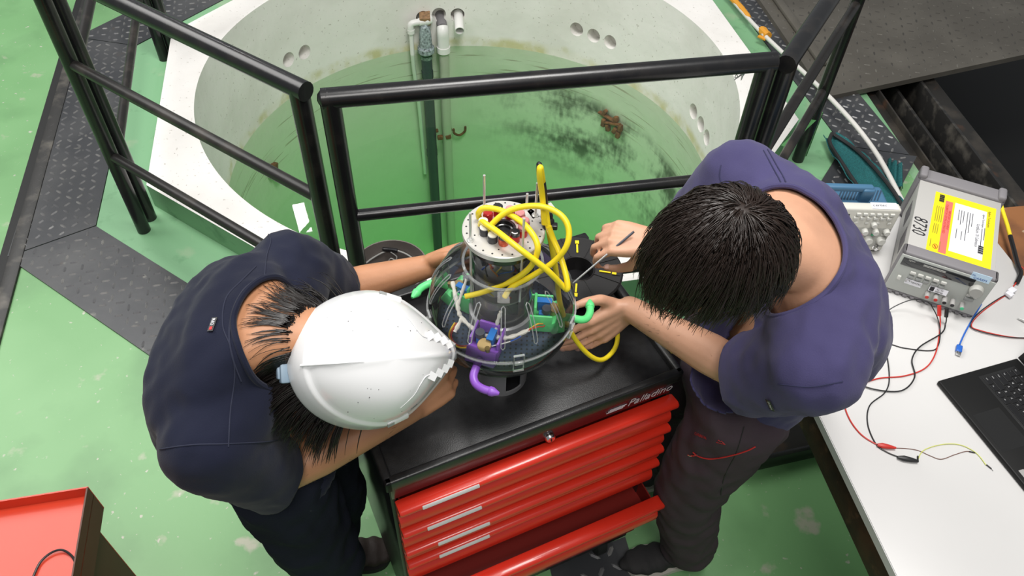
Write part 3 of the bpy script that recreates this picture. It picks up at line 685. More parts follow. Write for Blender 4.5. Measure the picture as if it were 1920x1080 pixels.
# ================================================================ spherical robot on its stand
RX, RY = -.019, 1.004; SZ = 1.184; SR = .143
st = root('robot_stand', 'grey metallic tube stand with a slot under the clear sphere', 'stand', (RX, RY, CT + .0005))
b = B(); n = 48; hgt = .104; r0, r1 = .0555, .0590; vs = []; fs = []; zs = [0, .012, .070, hgt]
slot = lambda a: abs((a - rad(-58) + pi) % (2 * pi) - pi) < rad(17) or abs((a - rad(122) + pi) % (2 * pi) - pi) < rad(17)
for rr in (r0, r1):
    for z in zs:
        for j in range(n): vs.append((rr * cos(2 * pi * j / n), rr * sin(2 * pi * j / n), z))
k = len(zs)
solid = lambda i, j: not (i == 1 and slot(2 * pi * (j + .5) / n)) and not (i == 2 and slot(2 * pi * (j + .5) / n))
for i in range(k - 1):
    for j in range(n):
        j2 = (j + 1) % n
        for s in (0, 1):
            if solid(i, j): fs.append((s * k * n + i * n + j, s * k * n + i * n + j2, s * k * n + (i + 1) * n + j2, s * k * n + (i + 1) * n + j))
for j in range(n):
    j2 = (j + 1) % n; fs.append((j, j2, k * n + j2, k * n + j))
    for i in range(1, k):
        if i == k - 1 and not solid(k - 2, j): continue
        if i == k - 1 or solid(i, j) != solid(i - 1, j): fs.append((i * n + j, i * n + j2, k * n + i * n + j2, k * n + i * n + j))
    for i in range(k - 1):
        if solid(i, j) != solid(i, (j - 1) % n): fs.append((i * n + j, (i + 1) * n + j, k * n + (i + 1) * n + j, k * n + i * n + j))
b.faces(vs, fs); b.out('tube', 'stand_grey', st)
for a in (-120, -40, -10): b = B(); b.ball((.0605 * cos(rad(a)), .0605 * sin(rad(a)), .086), .0028, n=8); b.out('screw', 'steel_rod', st)

rb = root('spherical_robot', 'clear acrylic spherical robot with coloured nozzles and an aluminium cap on the tool chest', 'robot', (RX, RY, SZ))
sph = lambda th, ph, r=SR: V((r * sin(th) * cos(ph), r * sin(th) * sin(ph), r * cos(th)))
prof = [(SR * sin(t), SR * cos(t)) for t in [rad(31 + i * 59 / 14) for i in range(15)]]
b = B(); b.lathe(prof, 64); b.out('upper_shell', 'acrylic', rb)
prof = [(SR * sin(t), SR * cos(t)) for t in [rad(90.6 + i * 66 / 14) for i in range(15)]]
b = B(); b.lathe(prof, 64); b.out('lower_shell', 'acrylic', rb)
b = B(); b.lathe([(SR - .002, .0016), (SR + .003, .0016), (SR + .003, -.0016), (SR - .002, -.0016)], 72, close=True); b.out('seam_flange', 'acrylic_edge', rb)
b = B(); zc = SR * cos(rad(31)); rc = SR * sin(rad(31)); b.lathe([(rc - .003, zc - .0005), (rc + .002, zc - .0015), (rc + .002, zc + .0015), (rc - .003, zc + .002)], 64, close=True); b.out('neck_collar', 'acrylic_edge', rb)
for i in range(14):                                               # moulded slots on the upper shell
    ph = rad(-90 + 3 + i * 360 / 14); dl = .0035; pts = []
    t0_, t1_ = rad(44), rad(74)
    for q in range(9): t = t0_ + (t1_ - t0_) * q / 8; pts.append(sph(t, ph - dl / (SR * sin(t)), SR + .0012))
    pts.append(sph(t1_ + .03, ph, SR + .0012))
    for q in range(8, -1, -1): t = t0_ + (t1_ - t0_) * q / 8; pts.append(sph(t, ph + dl / (SR * sin(t)), SR + .0012))
    pts.append(sph(t0_ - .03, ph, SR + .0012))
    b = B(); b.tube(pts, .0011, 6, closed=True); b.out('slot_rim', 'acrylic_edge', rb)
for a in (-75, -128, -20, 35, 90, 145, 200):                      # seam latches
    ph = rad(a); mx = M.Rotation(ph, 4, 'Z') @ M.Translation((SR + .003, 0, 0))
    b = B()
    for (z, hh_) in ((.011, .018), (-.014, .022)):
        for sy in (-1, 1): b.box(mx @ V((-.002 if z > 0 else -.004, sy * .0095, z)), (.004, .0018, hh_), M.Rotation(ph, 3, 'Z'))
        b.box(mx @ V((-.002, 0, z + hh_ / 2)), (.004, .020, .0018), M.Rotation(ph, 3, 'Z')); b.box(mx @ V((-.002, 0, z - hh_ / 2)), (.004, .020, .0018), M.Rotation(ph, 3, 'Z'))
    b.box(mx @ V((.001, 0, .001)), (.004, .017, .007), M.Rotation(ph, 3, 'Z'), .001); b.out('latch', 'acrylic_edge', rb)
# inside: navy perforated tray, centre drum, nozzle blocks
b = B(); b.lathe([(0, -.045), (.126, -.045), (.126, -.049), (0, -.049)], 56); tr = b.out('inner_tray', 'tray_navy', rb)
b = B()
for i in range(-11, 12):
    for j in range(-11, 12):
        x, y = i * .0105, j * .0105
        if .065 < math.hypot(x, y) < .121: b.cyl((x, y, -.0449), (x, y, -.0444), .0022, 6)
o = b.out('perforations', 'hole_black', tr); o['kind'] = 'stuff'
b = B(); b.lathe([(.064, -.045), (.064, -.005), (.060, -.002), (.050, -.002), (.050, .006), (0, .006)], 40); b.out('centre_drum', 'stand_grey', rb)
b = B(); b.lathe([(.0585, -.002), (.0585, .178)], 48); b.out('inner_tube', 'acrylic_tube', rb)
for z in (.004, .055, .108): b = B(); b.lathe([(.052, z), (.052, z + .004), (0, z + .004)], 36); b.out('deck', 'alu_dark', rb)
b = B(); b.lathe([(.030, .115), (.030, .165), (0, .165)], 30, (.012, .012, 0)); b.lathe([(.018, .02), (.018, .08), (0, .08)], 24, (-.014, -.018, 0)); b.out('motor', 'alu', rb)
b = B(); b.box((-.03, -.008, .135), (.022, .026, .012), M.Rotation(.3, 3, 'Z'), .001); b.box((.0, -.035, .088), (.03, .004, .022)); b.box((.022, -.034, .03), (.02, .008, .03)); b.out('circuit_board', 'servo_dark', rb)
for i, mk in enumerate(('wire_blue', 'wire_red', 'wire_black', 'wire_yellow', 'wire_orange', 'wire_blue', 'wire_black', 'wire_red', 'wire_white', 'wire_black')):
    random.seed(40 + i); a = rad(200 + i * 16); b = B()
    pts = [V((.040 * cos(a + random.uniform(-.5, .5)) * random.uniform(.6, 1.15), .040 * sin(a + random.uniform(-.5, .5)) * random.uniform(.6, 1.15), z)) for z in (.02, .05, .08, .11, .13, .15)]
    b.tube(spline(pts, 5), .0014, 6); b.out('wire', mk, rb)
def nozzle(tag_, ph, m):
    """printed bracket carrying a pump nozzle: base block, side cheeks, servo, brass gear, hooked spout"""
    Rz = M.Rotation(ph, 4, 'Z'); q = lambda x, y, z: Rz @ V((x, y, z)); R3 = M.Rotation(ph, 3, 'Z')
    b = B(); b.box(q(.108, 0, -.028), (.028, .060, .032), R3 @ M.Rotation(-.45, 3, 'Y'), .003)
    b.box(q(.090, 0, -.040), (.05, .056, .006), R3, .002); b.box(q(.078, .027, -.018), (.045, .005, .045), R3, .002); b.box(q(.078, -.027, -.018), (.045, .005, .045), R3, .002)
    b.box(q(.066, .0, .004), (.006, .040, .03), R3, .002)
    br = b.out('nozzle_bracket', m, rb)
    b = B(); b.box(q(.082, .010, -.006), (.024, .013, .024), R3, .002); b.box(q(.084, -.012, -.012), (.022, .012, .022), R3, .002); b.box(q(.082, .010, .008), (.032, .013, .003), R3); b.out('servo', 'servo_blue', br)
    b = B(); b.cyl(q(.088, -.012, .0), q(.088, -.012, .012), .009, 16); b.out('servo_horn', 'servo_dark', br)
    b = B(); b.cyl(q(.100, .002, -.012), q(.104, .002, -.002), .013, 18); b.cyl(q(.112, .012, -.006), q(.114, .012, .004), .005, 12); b.out('gear', 'brass', br)
    b = B(); pts = [q(.122, 0, -.026), q(.140, 0, -.027), q(.158, .001, -.032), q(.170, .010, -.036), q(.176, .026, -.036), q(.176, .040, -.036)]
    sp = spline(pts, 5); b.tube(sp, [.0078] * len(sp), 14); b.tube([q(.176, .038, -.036), q(.176, .040, -.036), q(.176, .046, -.036), q(.176, .058, -.036)], [.0085, .0095, .0090, .0030], 14); b.out('spout', m, br)
    return br
nozzle('purple', rad(-107), 'print_purple'); nozzle('green', rad(-2), 'print_green'); nozzle('green', rad(150), 'print_green'); nozzle('purple', rad(72), 'print_purple')
for i, (pts, r) in enumerate([([(-.098, .035, .02), (-.085, -.01, .0), (-.075, -.03, -.012), (-.04, -.062, -.015), (-.008, -.072, -.013), (.02, -.073, -.010), (.055, -.055, -.008)], .0042),
                              ([(-.008, -.072, -.012), (-.006, -.066, .02), (.0, -.062, .05)], .0035), ([(-.075, -.03, -.012), (-.088, -.05, -.03)], .004), ([(-.085, -.01, .0), (-.07, .03, .035)], .003)]):
    b = B(); sp = spline(pts, 6); b.tube(sp, [r * (1 + .25 * sin(q * 2.1)) for q in range(len(sp))], 8); b.out('cable_wrap', 'zip_white', rb)
for i, mk in enumerate(('wire_orange', 'wire_red', 'wire_yellow', 'wire_brown', 'wire_orange', 'wire_red', 'wire_yellow', 'wire_black', 'wire_white', 'wire_blue')):
    random.seed(80 + i); b = B(); j = i % 2; dx = random.uniform(-.006, .006)
    if i < 4: pts = [(-.085 + dx, -.035, -.02), (-.095 + dx, -.055, -.036), (-.08, -.075 + dx, -.040), (-.05, -.085 + dx, -.025), (-.03, -.090, -.02)]
    elif i < 7: pts = [(.05, -.058, -.008), (.07, -.05 + dx, .0), (.085, -.03 + dx, -.02), (.09, -.01, -.015)]
    else: pts = [(-.06, -.09 + dx, -.02), (-.02, -.095, -.012 + dx), (.02, -.085, -.008), (.04, -.07, -.01)]
    b.tube(spline(pts, 6), .0012, 5); b.out('wire', mk, rb)
# cap: aluminium disc, seal, bolt holes, plugs, rods
CZ = .200
b = B(); b.lathe([(.0625, CZ - .026), (.0625, CZ - .008), (0, CZ - .008)], 48); b.lathe([(.058, CZ - .032), (.0625, CZ - .026)], 48); b.out('seal', 'plug_black', rb)
b = B(); b.lathe([(.021, CZ + .0045), (.0715, CZ + .0045), (.0732, CZ + .003), (.0732, CZ - .006), (.072, CZ - .0075), (.021, CZ - .0075)], 72, close=True); cap = b.out('cap_disc', 'alu', rb)
b = B()
for i in range(24): a = 2 * pi * i / 24; b.cyl((.066 * cos(a), .066 * sin(a), CZ + .0046), (.066 * cos(a), .066 * sin(a), CZ + .0048), .0018, 8)
for i in range(6): a = 2 * pi * i / 6 + .4; b.cyl((.054 * cos(a), .054 * sin(a), CZ + .0046), (.054 * cos(a), .054 * sin(a), CZ + .0048), .0016, 8)
o = b.out('bolt_hole', 'hole_black', cap)
b = B(); b.lathe([(.021, CZ + .0045), (.0175, CZ + .0045), (.0175, CZ - .002), (.0155, CZ - .003), (.0155, CZ - .010), (0, CZ - .010)], 32); b.lathe([(.022, CZ + .0043), (.022, CZ + .0058), (.0175, CZ + .0058), (.0175, CZ + .0043)], 32); b.out('centre_port', 'plug_black', cap)
plugs = [(-.036, .001, 'plug_grey', 'potting'), (-.033, -.016, 'plug_grey', 'potting'), (-.018, -.033, 'plug_grey', 'potting'), (.001, -.038, 'plug_orange', 'plug_black'), (.020, -.029, 'plug_red', 'plug_black'),
         (.033, -.015, 'plug_red', 'plug_pink'), (.036, .002, 'plug_red', 'plug_pink'), (.028, .020, 'plug_red', 'plug_pink'), (.010, .030, 'plug_red', 'plug_pink'), (-.012, .034, 'plug_red', 'plug_black'), (-.029, .021, 'plug_red', 'plug_red')]
for x, y, m1, m2 in plugs:
    b = B(); z = CZ + .0046; hh_ = .0005 if m1 == 'plug_orange' else 0
    b.lathe([(.0092, z), (.0092, z + .013), (.0086, z + .014), (0, z + .014)], 20, (x, y, 0)); p = b.out('plug', m1, cap)
    b = B(); rr = .0090 if m2 == 'plug_black' else .0083; tt = .006 if m2 in ('plug_black', 'plug_pink') else .002
    b.lathe([(rr, z + .014), (rr, z + .014 + tt), (rr - .001, z + .015 + tt), (0, z + .015 + tt)], 20, (x, y, 0)); b.out('plug_top', m2, p)
    if m2 == 'plug_black':
        b = B(); b.tube([(x + .006 * cos(t), y + .006 * sin(t), z + .0155 + tt) for t in [rad(-150 + q * 12) for q in range(10)]], .0011, 5); b.out('plug_mark', 'sticker_white', p)
for x, y, zt_ in ((-.037, .047, .083), (.055, .036, .080), (.039, .053, .04), (-.056, -.034, .068), (.034, -.052, .078)):
    b = B(); b.cyl((x, y, .07), (x, y, CZ + zt_), .0023, 10); r_ = b.out('threaded_rod', 'steel_rod', rb)
    b = B(); b.lathe([(.0065, CZ + .0046), (.0065, CZ + .0058), (.0025, CZ + .0058)], 16, (x, y, 0)); b.lathe([(.0045, CZ + .0058), (.0045, CZ + .0098), (.002, CZ + .0098)], 6, (x, y, 0)); b.out('nut', 'steel_rod', r_)
# carabiner clipped to a lug on the cap
b = B(); b.box((.067, .05, CZ + .003), (.05, .025, .003), M.Rotation(.5, 3, 'Z')); b.out('cap_lug', 'alu', rb)
kc = at(1010, 345, 1.475); ka = at(1012, 312, 1.515); kb = at(1021, 392, 1.42)
b = B(); ku = (ka - kb).normalized(); kw = V((.35, -.9, 0)).normalized(); hl = (ka - kb).length / 2; mid = (ka + kb) / 2
b.tube([mid + ku * (hl * 1.1 * cos(t)) + kw * (.012 * sin(t)) for t in [2 * pi * q / 28 for q in range(28)]], .0042, 8, closed=True)
tag(b.out('carabiner', 'tape_black'), 'black carabiner holding the yellow cable loop above the robot cap', 'carabiner')
# yellow cables
def cable(name, label, spec, r=.0053, m='cable_yellow', cat='cable', group=None, n=7):
    b = B(); b.tube(spline([at(*p) if len(p) == 3 else p[0] for p in spec], n), r, 12); return tag(b.out(name, m), label, cat, group)
G = 'yellow cables on the robot'
cable('yellow_cable', 'yellow cable arching from the rear white-topped plug across the cap', [(898, 408, 1.395), (898, 398, 1.41), (910, 390, 1.422), (943, 396, 1.428), (981, 419, 1.43), (1004, 449, 1.42), (1007, 475, 1.40), (990, 505, 1.355), (952, 530, 1.31), (905, 548, 1.285), (872, 556, 1.275)], group=G)
cable('yellow_cable', 'yellow cable running straight from the middle plug to the cable tie', [(901, 422, 1.395), (904, 416, 1.407), (914, 422, 1.415), (935, 436, 1.418), (973, 466, 1.41), (1024, 505, 1.375), (1056, 537, 1.33), (1064, 541, 1.33), (1062, 520, 1.345), (1050, 478, 1.37), (1037, 448, 1.39), (1029, 425, 1.41)], group=G)
cable('yellow_cable', 'yellow cable making the big loop right of the cap', [(917, 434, 1.395), (919, 425, 1.407), (943, 402, 1.43), (973, 389, 1.445), (1015, 387, 1.45), (1050, 402, 1.445), (1066, 428, 1.43), (1062, 462, 1.405), (1037, 492, 1.37), (998, 517, 1.335), (960, 538, 1.305), (946, 557, 1.285)], group=G)
cable('yellow_cable', 'yellow cable hanging from the carabiner down past the sphere to the chest top', [(1021, 420, 1.41), (1017, 370, 1.46), (1012, 330, 1.51), (1013, 314, 1.525), (1016, 330, 1.505), (1021, 370, 1.45), (1027, 420, 1.40), (1036, 470, 1.345), (1044, 520, 1.28), (1050, 568, 1.205), (1066, 615, 1.12), (1096, 658, 1.045), (1126, 675, 1.00), (1150, 658, .975), (1158, 632, .966), (1153, 600, .966)], group=G)
cable('yellow_cable', 'yellow cable lying on the chest behind the right worker hand', [(1262, 660, .972), (1235, 625, .972), (1200, 600, .972), (1167, 602, .97), (1112, 610, .97), (1072, 613, .968), (1055, 600, .968)], group=G)
k1 = at(1025, 405, 1.405); k2 = at(1028, 424, 1.39)
b = B(); b.tube([k1 + (k1 - k2) * .3, k1, k1.lerp(k2, .3), k1.lerp(k2, .5), k2, k2 + (k2 - k1) * .25], [.010, .0115, .0105, .0125, .0115, .010], 12); b.box(k2 + V((.010, -.004, .004)), (.012, .012, .01), None, .002)
tag(b.out('cable_tie_bundle', 'tape_black'), 'black tape and cable ties binding the yellow cables', 'cable tie')
# cable spool
sc_ = at(1083, 506, 1.04); sp_ = root('cable_spool', 'black plastic cable spool with yellow ties behind the robot', 'spool', (sc_.x, sc_.y, CT + .0005))
b = B(); SRr = .104; b.lathe([(.040, .092), (SRr - .004, .092), (SRr, .089), (SRr, .086), (.040, .084)], 56, close=True)
b.lathe([(.040, .092), (.038, .094), (.036, .092), (.036, .0), (.040, .0)], 40); fl = b.out('top_flange', 'spool_black', sp_)
b = B(); b.lathe([(.030, .006), (SRr, .006), (SRr, 0), (.030, 0)], 56, close=True); b.out('bottom_flange', 'spool_black', sp_)
b = B(); b.lathe([(.05, .006), (.05, .086)], 40); b.out('core', 'spool_black', sp_)
b = B(); b.lathe([(.0, .030), (.022, .030), (.036, .05)], 30); b.out('hub', 'plug_black', sp_)
for i in range(8): a = rad(22 + 45 * i); b = B(); b.box((.070 * cos(a), .070 * sin(a), .0928), (.062, .0022, .0022), M.Rotation(a, 3, 'Z')); b.out('rib', 'spool_black', fl)
for a, m in ((90, 0), (-8, 1), (-95, 2), (180, 3)):
    t = rad(a); b = B(); b.box((.062 * cos(t), .062 * sin(t), .0938), (.026, .004, .002), M.Rotation(t, 3, 'Z')); b.box((.083 * cos(t), .083 * sin(t), .0938), (.010, .009, .0024), M.Rotation(t, 3, 'Z')); b.out('yellow_tie', 'cable_yellow', fl)
    b = B(); b.box((.088 * cos(t), .088 * sin(t), .0932), (.018, .010, .0012), M.Rotation(t, 3, 'Z')); b.out('tie_slot', 'hole_black', fl)
# ================================================================ white bench and instruments
TZ = .76; te = V((-.184, .983, 0)); tw = V((.983, .184, 0)); tp = at(1530, 765, TZ); tp.z = 0
tb = root('work_bench', 'white topped workbench on a dark wooden frame at the right', 'table', tuple(tp), math.atan2(tw.y, tw.x))   # local x to the right, y away
b = B(); b.box((.385, -.47, TZ - .013), (.77, 2.26, .026), None, .002); b.out('table_top', 'table_white', tb)
b = B(); b.box((-.0012, -.47, TZ - .013), (.0016, 2.258, .024)); b.out('edge_band', 'table_edge', tb)
b = B(); b.box((.03, -.47, TZ - .075), (.045, 2.20, .095), None, .003); b.out('apron', 'frame_wood', tb)
b = B(); b.box((.74, -.47, TZ - .075), (.045, 2.20, .095), None, .003); b.out('apron', 'frame_wood', tb)
for x in (.035, .735):
    for y in (-1.5, .58): b = B(); b.box((x, y, .315), (.06, .06, .63), None, .004); b.out('leg', 'frame_wood', tb)
b = B(); b.box((.08, -1.44, TZ + .0003), (.07, .05, .0006), M.Rotation(.2, 3, 'Z')); b.out('tape_patch', 'potting', tb)
bb = root('brown_board', 'brown wooden board beyond the white bench top', 'board', tuple(tp), math.atan2(tw.y, tw.x))
b = B(); b.box((.95, .14, TZ - .03), (.35, .98, .03), None, .004); b.out('plank', 'board_brown', bb)
for y in (-.2, .55): b = B(); b.box((1.05, y, .36), (.05, .05, .71), None, .003); b.out('leg', 'frame_wood', bb)

# ---- power supply
rl, rr_, fl_, fr_ = at(1724, 335, .905), at(1876, 380, .905), at(1701, 461, .905), at(1870, 513, .905)
pw = ((rr_ - rl) + (fr_ - fl_)).normalized(); pd = V((-pw.y, pw.x, 0)); pwid = .218
pdep = ((rl - fl_).dot(pd) + (rr_ - fr_).dot(pd)) / 2; ctr = (rl + rr_ + fl_ + fr_) / 4
o0 = ctr - pw * pwid / 2 - pd * pdep / 2
ps = root('power_supply', 'grey bench power supply with a yellow calibration sticker on the white bench', 'power supply', (o0.x, o0.y, TZ + .0005), math.atan2(pw.y, pw.x))   # x right, y to the back
PH = .145
b = B(); b.box((pwid / 2, pdep / 2, .015 + (PH - .015) / 2), (pwid, pdep + .03, PH - .015), None, .002); b.out('case', 'psu_grey', ps)
def bumper(y0, y1, front):
    b = B(); g = .008; x0, x1, z0, z1 = -g, pwid + g, .002, PH + (.006 if front else .010); t = .014
    yc, dy = (y0 + y1) / 2, y1 - y0
    b.box((pwid / 2, yc, z1 - t / 2), (x1 - x0, dy, t), None, .006, 3); b.box((pwid / 2, yc, z0 + t / 2), (x1 - x0, dy, t), None, .006, 3)
    b.box((x0 + t / 2, yc, (z0 + z1) / 2), (t, dy, z1 - z0), None, .006, 3); b.box((x1 - t / 2, yc, (z0 + z1) / 2), (t, dy, z1 - z0), None, .006, 3)
    if not front:
        for x in (x0 + .012, x1 - .012): b.box((x, yc, z1), (.022, dy, .02), None, .007, 3)
    for i in range(11): b.box((x0 + .02 + i * (x1 - x0 - .04) / 10, y0 - .0, z0 + .004), (.012, .008, .008), None, .003)
    b.out('bumper', 'psu_bumper', ps)
bumper(-.033, .004, True); bumper(pdep - .004, pdep + .045, False)
b = B(); b.box((pwid / 2, -.025, .078), (pwid + .012, .020, .128), None, .002); fp = b.out('front_panel', 'psu_face', ps)
F = -.0357; fz = lambda v: .020 + v * .118           # panel height fraction -> z
fx = lambda u: .004 + u * (pwid - .008)
b = B(); b.box((fx(.41), F, fz(.86)), (.82 * pwid, .003, .026), None, .001); b.out('display_window', 'psu_window', fp)
text('lettering', 'Agilent', .0058, 'btn_light', fp, frame((fx(.05), F - .0017, fz(.925)), (1, 0, 0), (0, 0, 1)), ext=.0001)
b = B(); b.box((fx(.36), F - .0016, fz(.935)), (.055, .0004, .0016)); b.box((fx(.36), F - .0016, fz(.905)), (.055, .0004, .0012)); b.out('small_print', 'btn_light', fp)['kind'] = 'stuff'
for i in range(5):
    for j in range(2):
        b = B(); b.box((fx(.17 + i * .092), F - .002, fz(.62 - j * .13)), (.014, .006, .0085), None, .0015); b.out('button', 'btn_light' if j == 0 else 'btn_dark', fp)
b = B(); b.lathe([(0, .016), (.015, .016), (.0165, .013), (.0175, 0)], 28, mx=M.Translation((fx(.90), F + .001, fz(.71))) @ M.Rotation(pi / 2, 4, 'X')); b.out('dial', 'knob_grey', fp)
for i in range(2): b = B(); b.box((fx(.86 + i * .08), F - .001, fz(.50)), (.0085, .004, .0085), None, .001); b.out('button', 'btn_light', fp)
b = B(); b.box((fx(.89), F - .001, fz(.39)), (.022, .005, .009), None, .001); b.out('button', 'btn_dark', fp)
b = B(); b.box((fx(.05), F - .002, fz(.38)), (.009, .007, .013), None, .0015); b.out('power_switch', 'btn_light', fp)
b = B(); b.box((fx(.235), F - .0005, fz(.335)), (.042, .001, .018)); t_ = b.out('sticker', 'sticker_white', fp)
text('lettering', 'TEMTEC', .0075, 'ink', t_, frame((fx(.20), F - .0012, fz(.32)), (1, 0, 0), (0, 0, 1)), ext=.0001)
b = B(); b.tube([(fx(.165) + .005 * cos(q * .6), F - .0012, fz(.345) + .005 * sin(q * .6)) for q in range(8)], .0012, 5); b.out('sticker_logo', 'post_grey', t_)
b = B(); b.box((fx(.53), F - .004, fz(.375)), (.046, .001, .016), M.Rotation(-.25, 3, 'X')); t_ = b.out('inventory_tag', 'sticker_white', fp)
mxl = M.Translation((fx(.44), F - .0053, fz(.375))) @ M.Rotation(pi / 2 - .25, 4, 'X')
text('lettering', 'Inv.  Nº', .0055, 'ink', t_, mxl @ M.Translation((.014, .0012, 0)), ext=.0001); text('lettering', '008730', .0065, 'ink', t_, mxl @ M.Translation((.012, -.0058, 0)), ext=.0001)
b = B(); b.box((fx(.455), F - .0048, fz(.375)), (.0105, .0006, .012), M.Rotation(-.25, 3, 'X')); b.out('tag_emblem', 'ink', t_)
for i, m in enumerate(('wire_red', 'wire_red', 'wire_black', 'wire_black', 'led_green')):
    x = fx(.44 + i * .105 - (.01 if i == 3 else 0)); z = fz(.20)
    b = B(); b.lathe([(0, .020), (.0055, .020), (.0065, .018), (.0065, 0)], 16, mx=M.Translation((x, F + .001, z)) @ M.Rotation(pi / 2, 4, 'X')); p = b.out('binding_post', 'post_grey', fp)
    b = B(); b.lathe([(0, .0215), (.0045, .0215), (.0048, .0195)], 14, mx=M.Translation((x, F + .001, z)) @ M.Rotation(pi / 2, 4, 'X')); b.out('post_insert', m, p)
b = B(); b.box((pwid - .032, -.0342, PH - .001), (.046, .0012, .022), M.Rotation(-.1, 3, 'X')); b.out('sticker', 'sticker_blue', ps)
text('lettering', 'CAREM', .010, 'ink_blue', ps, frame((pwid - .048, -.0356, PH - .003 - .006), (1, 0, 0), (0, 0, 1)), ext=.0001); text('lettering', '»»', .009, 'ink_blue', ps, frame((pwid - .054, -.0356, PH - .003 + .003), (1, 0, 0), (0, 0, 1)), ext=.0001)
for j in range(2):                                       # vent slots on the left flank
    for i in range(9):
        b = B(); b.box((-.0006, pdep * (.30 + .40 * j) - .03 + i * .0075, .085), (.0012, .0028, .05), None); b.out('vent_slot', 'psu_bumper', ps)
# top: handwriting and calibration sticker, text runs towards the front
tz = PH + .0004; down = (0, -1, 0); right = (1, 0, 0)
ln = lambda x, y, z=tz: frame((x, y, z), down, right)
text('handwriting', '8730', .052, 'ink', ps, ln(.004, pdep * .44), .15, .0001, sx=.72)
sx0, sx1, sy0, sy1 = .046, pwid - .012, .004, pdep * .88
SW, SH = sx1 - sx0, sy1 - sy0
b = B(); b.box(((sx0 + sx1) / 2, (sy0 + sy1) / 2, PH), (SW, SH, .0008)); sk = b.out('calibration_sticker', 'sticker_yellow', ps)
sxy = lambda u, v: (sx0 + u * SW, sy0 + v * SH)
b = B(); (x, y) = sxy(.245, .46); b.box((x, y, PH + .0004), (SW * .12, SH * .86, .0006)); b.out('red_panel', 'sticker_red', sk)
b = B(); (x, y) = sxy(.60, .50); b.box((x, y, PH + .0004), (SW * .52, SH * .80, .0006), None, .0002); b.out('white_panel', 'sticker_white', sk)
T = lambda u, v, s, body, m='ink', sx=1.: text('lettering', body, s, m, sk, frame((*sxy(u, v), PH + .0009), down, right), 0, .0001, sx=sx)
T(.255, .73, .0085, 'IMPORTANT DOCUMENT', 'ink_red', .85); T(.205, .83, .0085, 'CALIBRATION CERTIFICATE ENCLOSED', 'ink_red', .85)
T(.72, .66, .012, 'Certificate Of Calibration', 'ink', .8); T(.885, .92, .0085, 'Agilent Technologies', 'ink_brown'); T(.80, .84, .007, 'Agilent Technologies', 'ink')
def lines(rows, m):
    b = B()                                              # print too small to read
    for (u, v, l) in rows: (x, y) = sxy(u, v); b.box((x, y - l * SH / 2, PH + .0009), (.0016, l * SH, .0003))
    b.out('small_print', m, sk)['kind'] = 'stuff'
lines([(.64, .80, .22), (.60, .80, .34), (.56, .80, .30), (.50, .80, .2), (.46, .80, .24), (.42, .80, .18), (.56, .50, .18), (.50, .46, .14), (.42, .48, .16), (.85, .62, .2), (.81, .60, .3), (.70, .62, .0)], 'ink')
lines([(.06 + i * .032, .76, .26) for i in range(4)] + [(.06 + i * .032, .46, .16) for i in range(3)] + [(.05, .2, .12), (.20, .2, .14)], 'ink_brown')
for j, (u, v) in enumerate(((.115, .91), (.82, .26))):
    b = B()
    for q in range(12): (x, y) = sxy(u, v); b.box((x, y + (q - 6) * .0028, PH + .0009), (.013, .0012 + .0008 * (q % 3), .0003))
    b.out('barcode', 'ink', sk)
(x, y) = sxy(.13, .10); b = B(); b.tube([(x + .006 * cos(q * .4), y + .009 * sin(q * .4), PH + .001) for q in range(16)], .0007, 5, closed=True); b.box((x, y, PH + .001), (.003, .011, .0004), M.Rotation(.4, 3, 'Z')); b.out('emblem', 'ink_red', sk)

# ---- oscilloscope, half hidden behind the worker
e1 = at(1692, 396, .92); e0 = at(1600, 393, .92); ow = (e1 - e0).normalized(); od = V((-ow.y, ow.x, 0)); OW = .325
so = e1 - ow * OW; sc = root('oscilloscope', 'cream oscilloscope with a blue case behind the power supply', 'oscilloscope', (so.x, so.y, TZ + .0005), math.atan2(ow.y, ow.x))
b = B(); b.box((OW / 2, .015, .083), (OW, .03, .158), None, .006, 3); fp = b.out('front_panel', 'scope_cream', sc)
b = B(); b.box((OW / 2, .075, .078), (OW - .03, .095, .135), None, .012, 3); b.out('case', 'scope_blue', sc)
b = B()
for i in range(14): b.box((OW - .035 - i * .0085, .078, .1457), (.004, .05, .0012), M.Rotation(-.5, 3, 'Z'))
b.out('vent_slots', 'scope_slot', sc)['kind'] = 'stuff'
b = B(); hx = OW - .088; b.box((hx, .055, .168), (.034, .022, .055), M.Rotation(.2, 3, 'X'), .006, 3); b.box((.09, .055, .168), (.034, .022, .055), M.Rotation(.2, 3, 'X'), .006, 3); b.box((OW / 2 - .0, .055, .19), (OW - .15, .02, .018), None, .006, 3); b.out('handle', 'scope_blue', sc)
b = B(); b.box((OW - .045, .016, .1622), (.072, .026, .001)); st_ = b.out('owner_label', 'sticker_white', sc)
text('lettering', 'certec', .014, 'ink', st_, frame((OW - .078, .013, .1629), (1, 0, 0), (0, 1, 0)), .2, .0001, sx=1.1)
b = B(); b.box((.105, -.0005, .088), (.165, .003, .11), None, .002); b.out('screen', 'psu_window', fp)
b = B(); b.box((OW - .055, -.0006, .058), (.10, .0012, .072)); b.out('control_plate', 'knob_grey', fp)
for i in range(6):
    for j in range(2): b = B(); b.box((OW - .022 - i * .0185 - j * .004, -.002, .145 - j * .014), (.012, .006, .008), None, .001); b.out('button', 'btn_light', fp)
for i in range(4): b = B(); b.box((OW - .02 - i * .031, -.002, .114), (.010, .005, .006), None, .001); b.out('button', 'btn_light', fp)
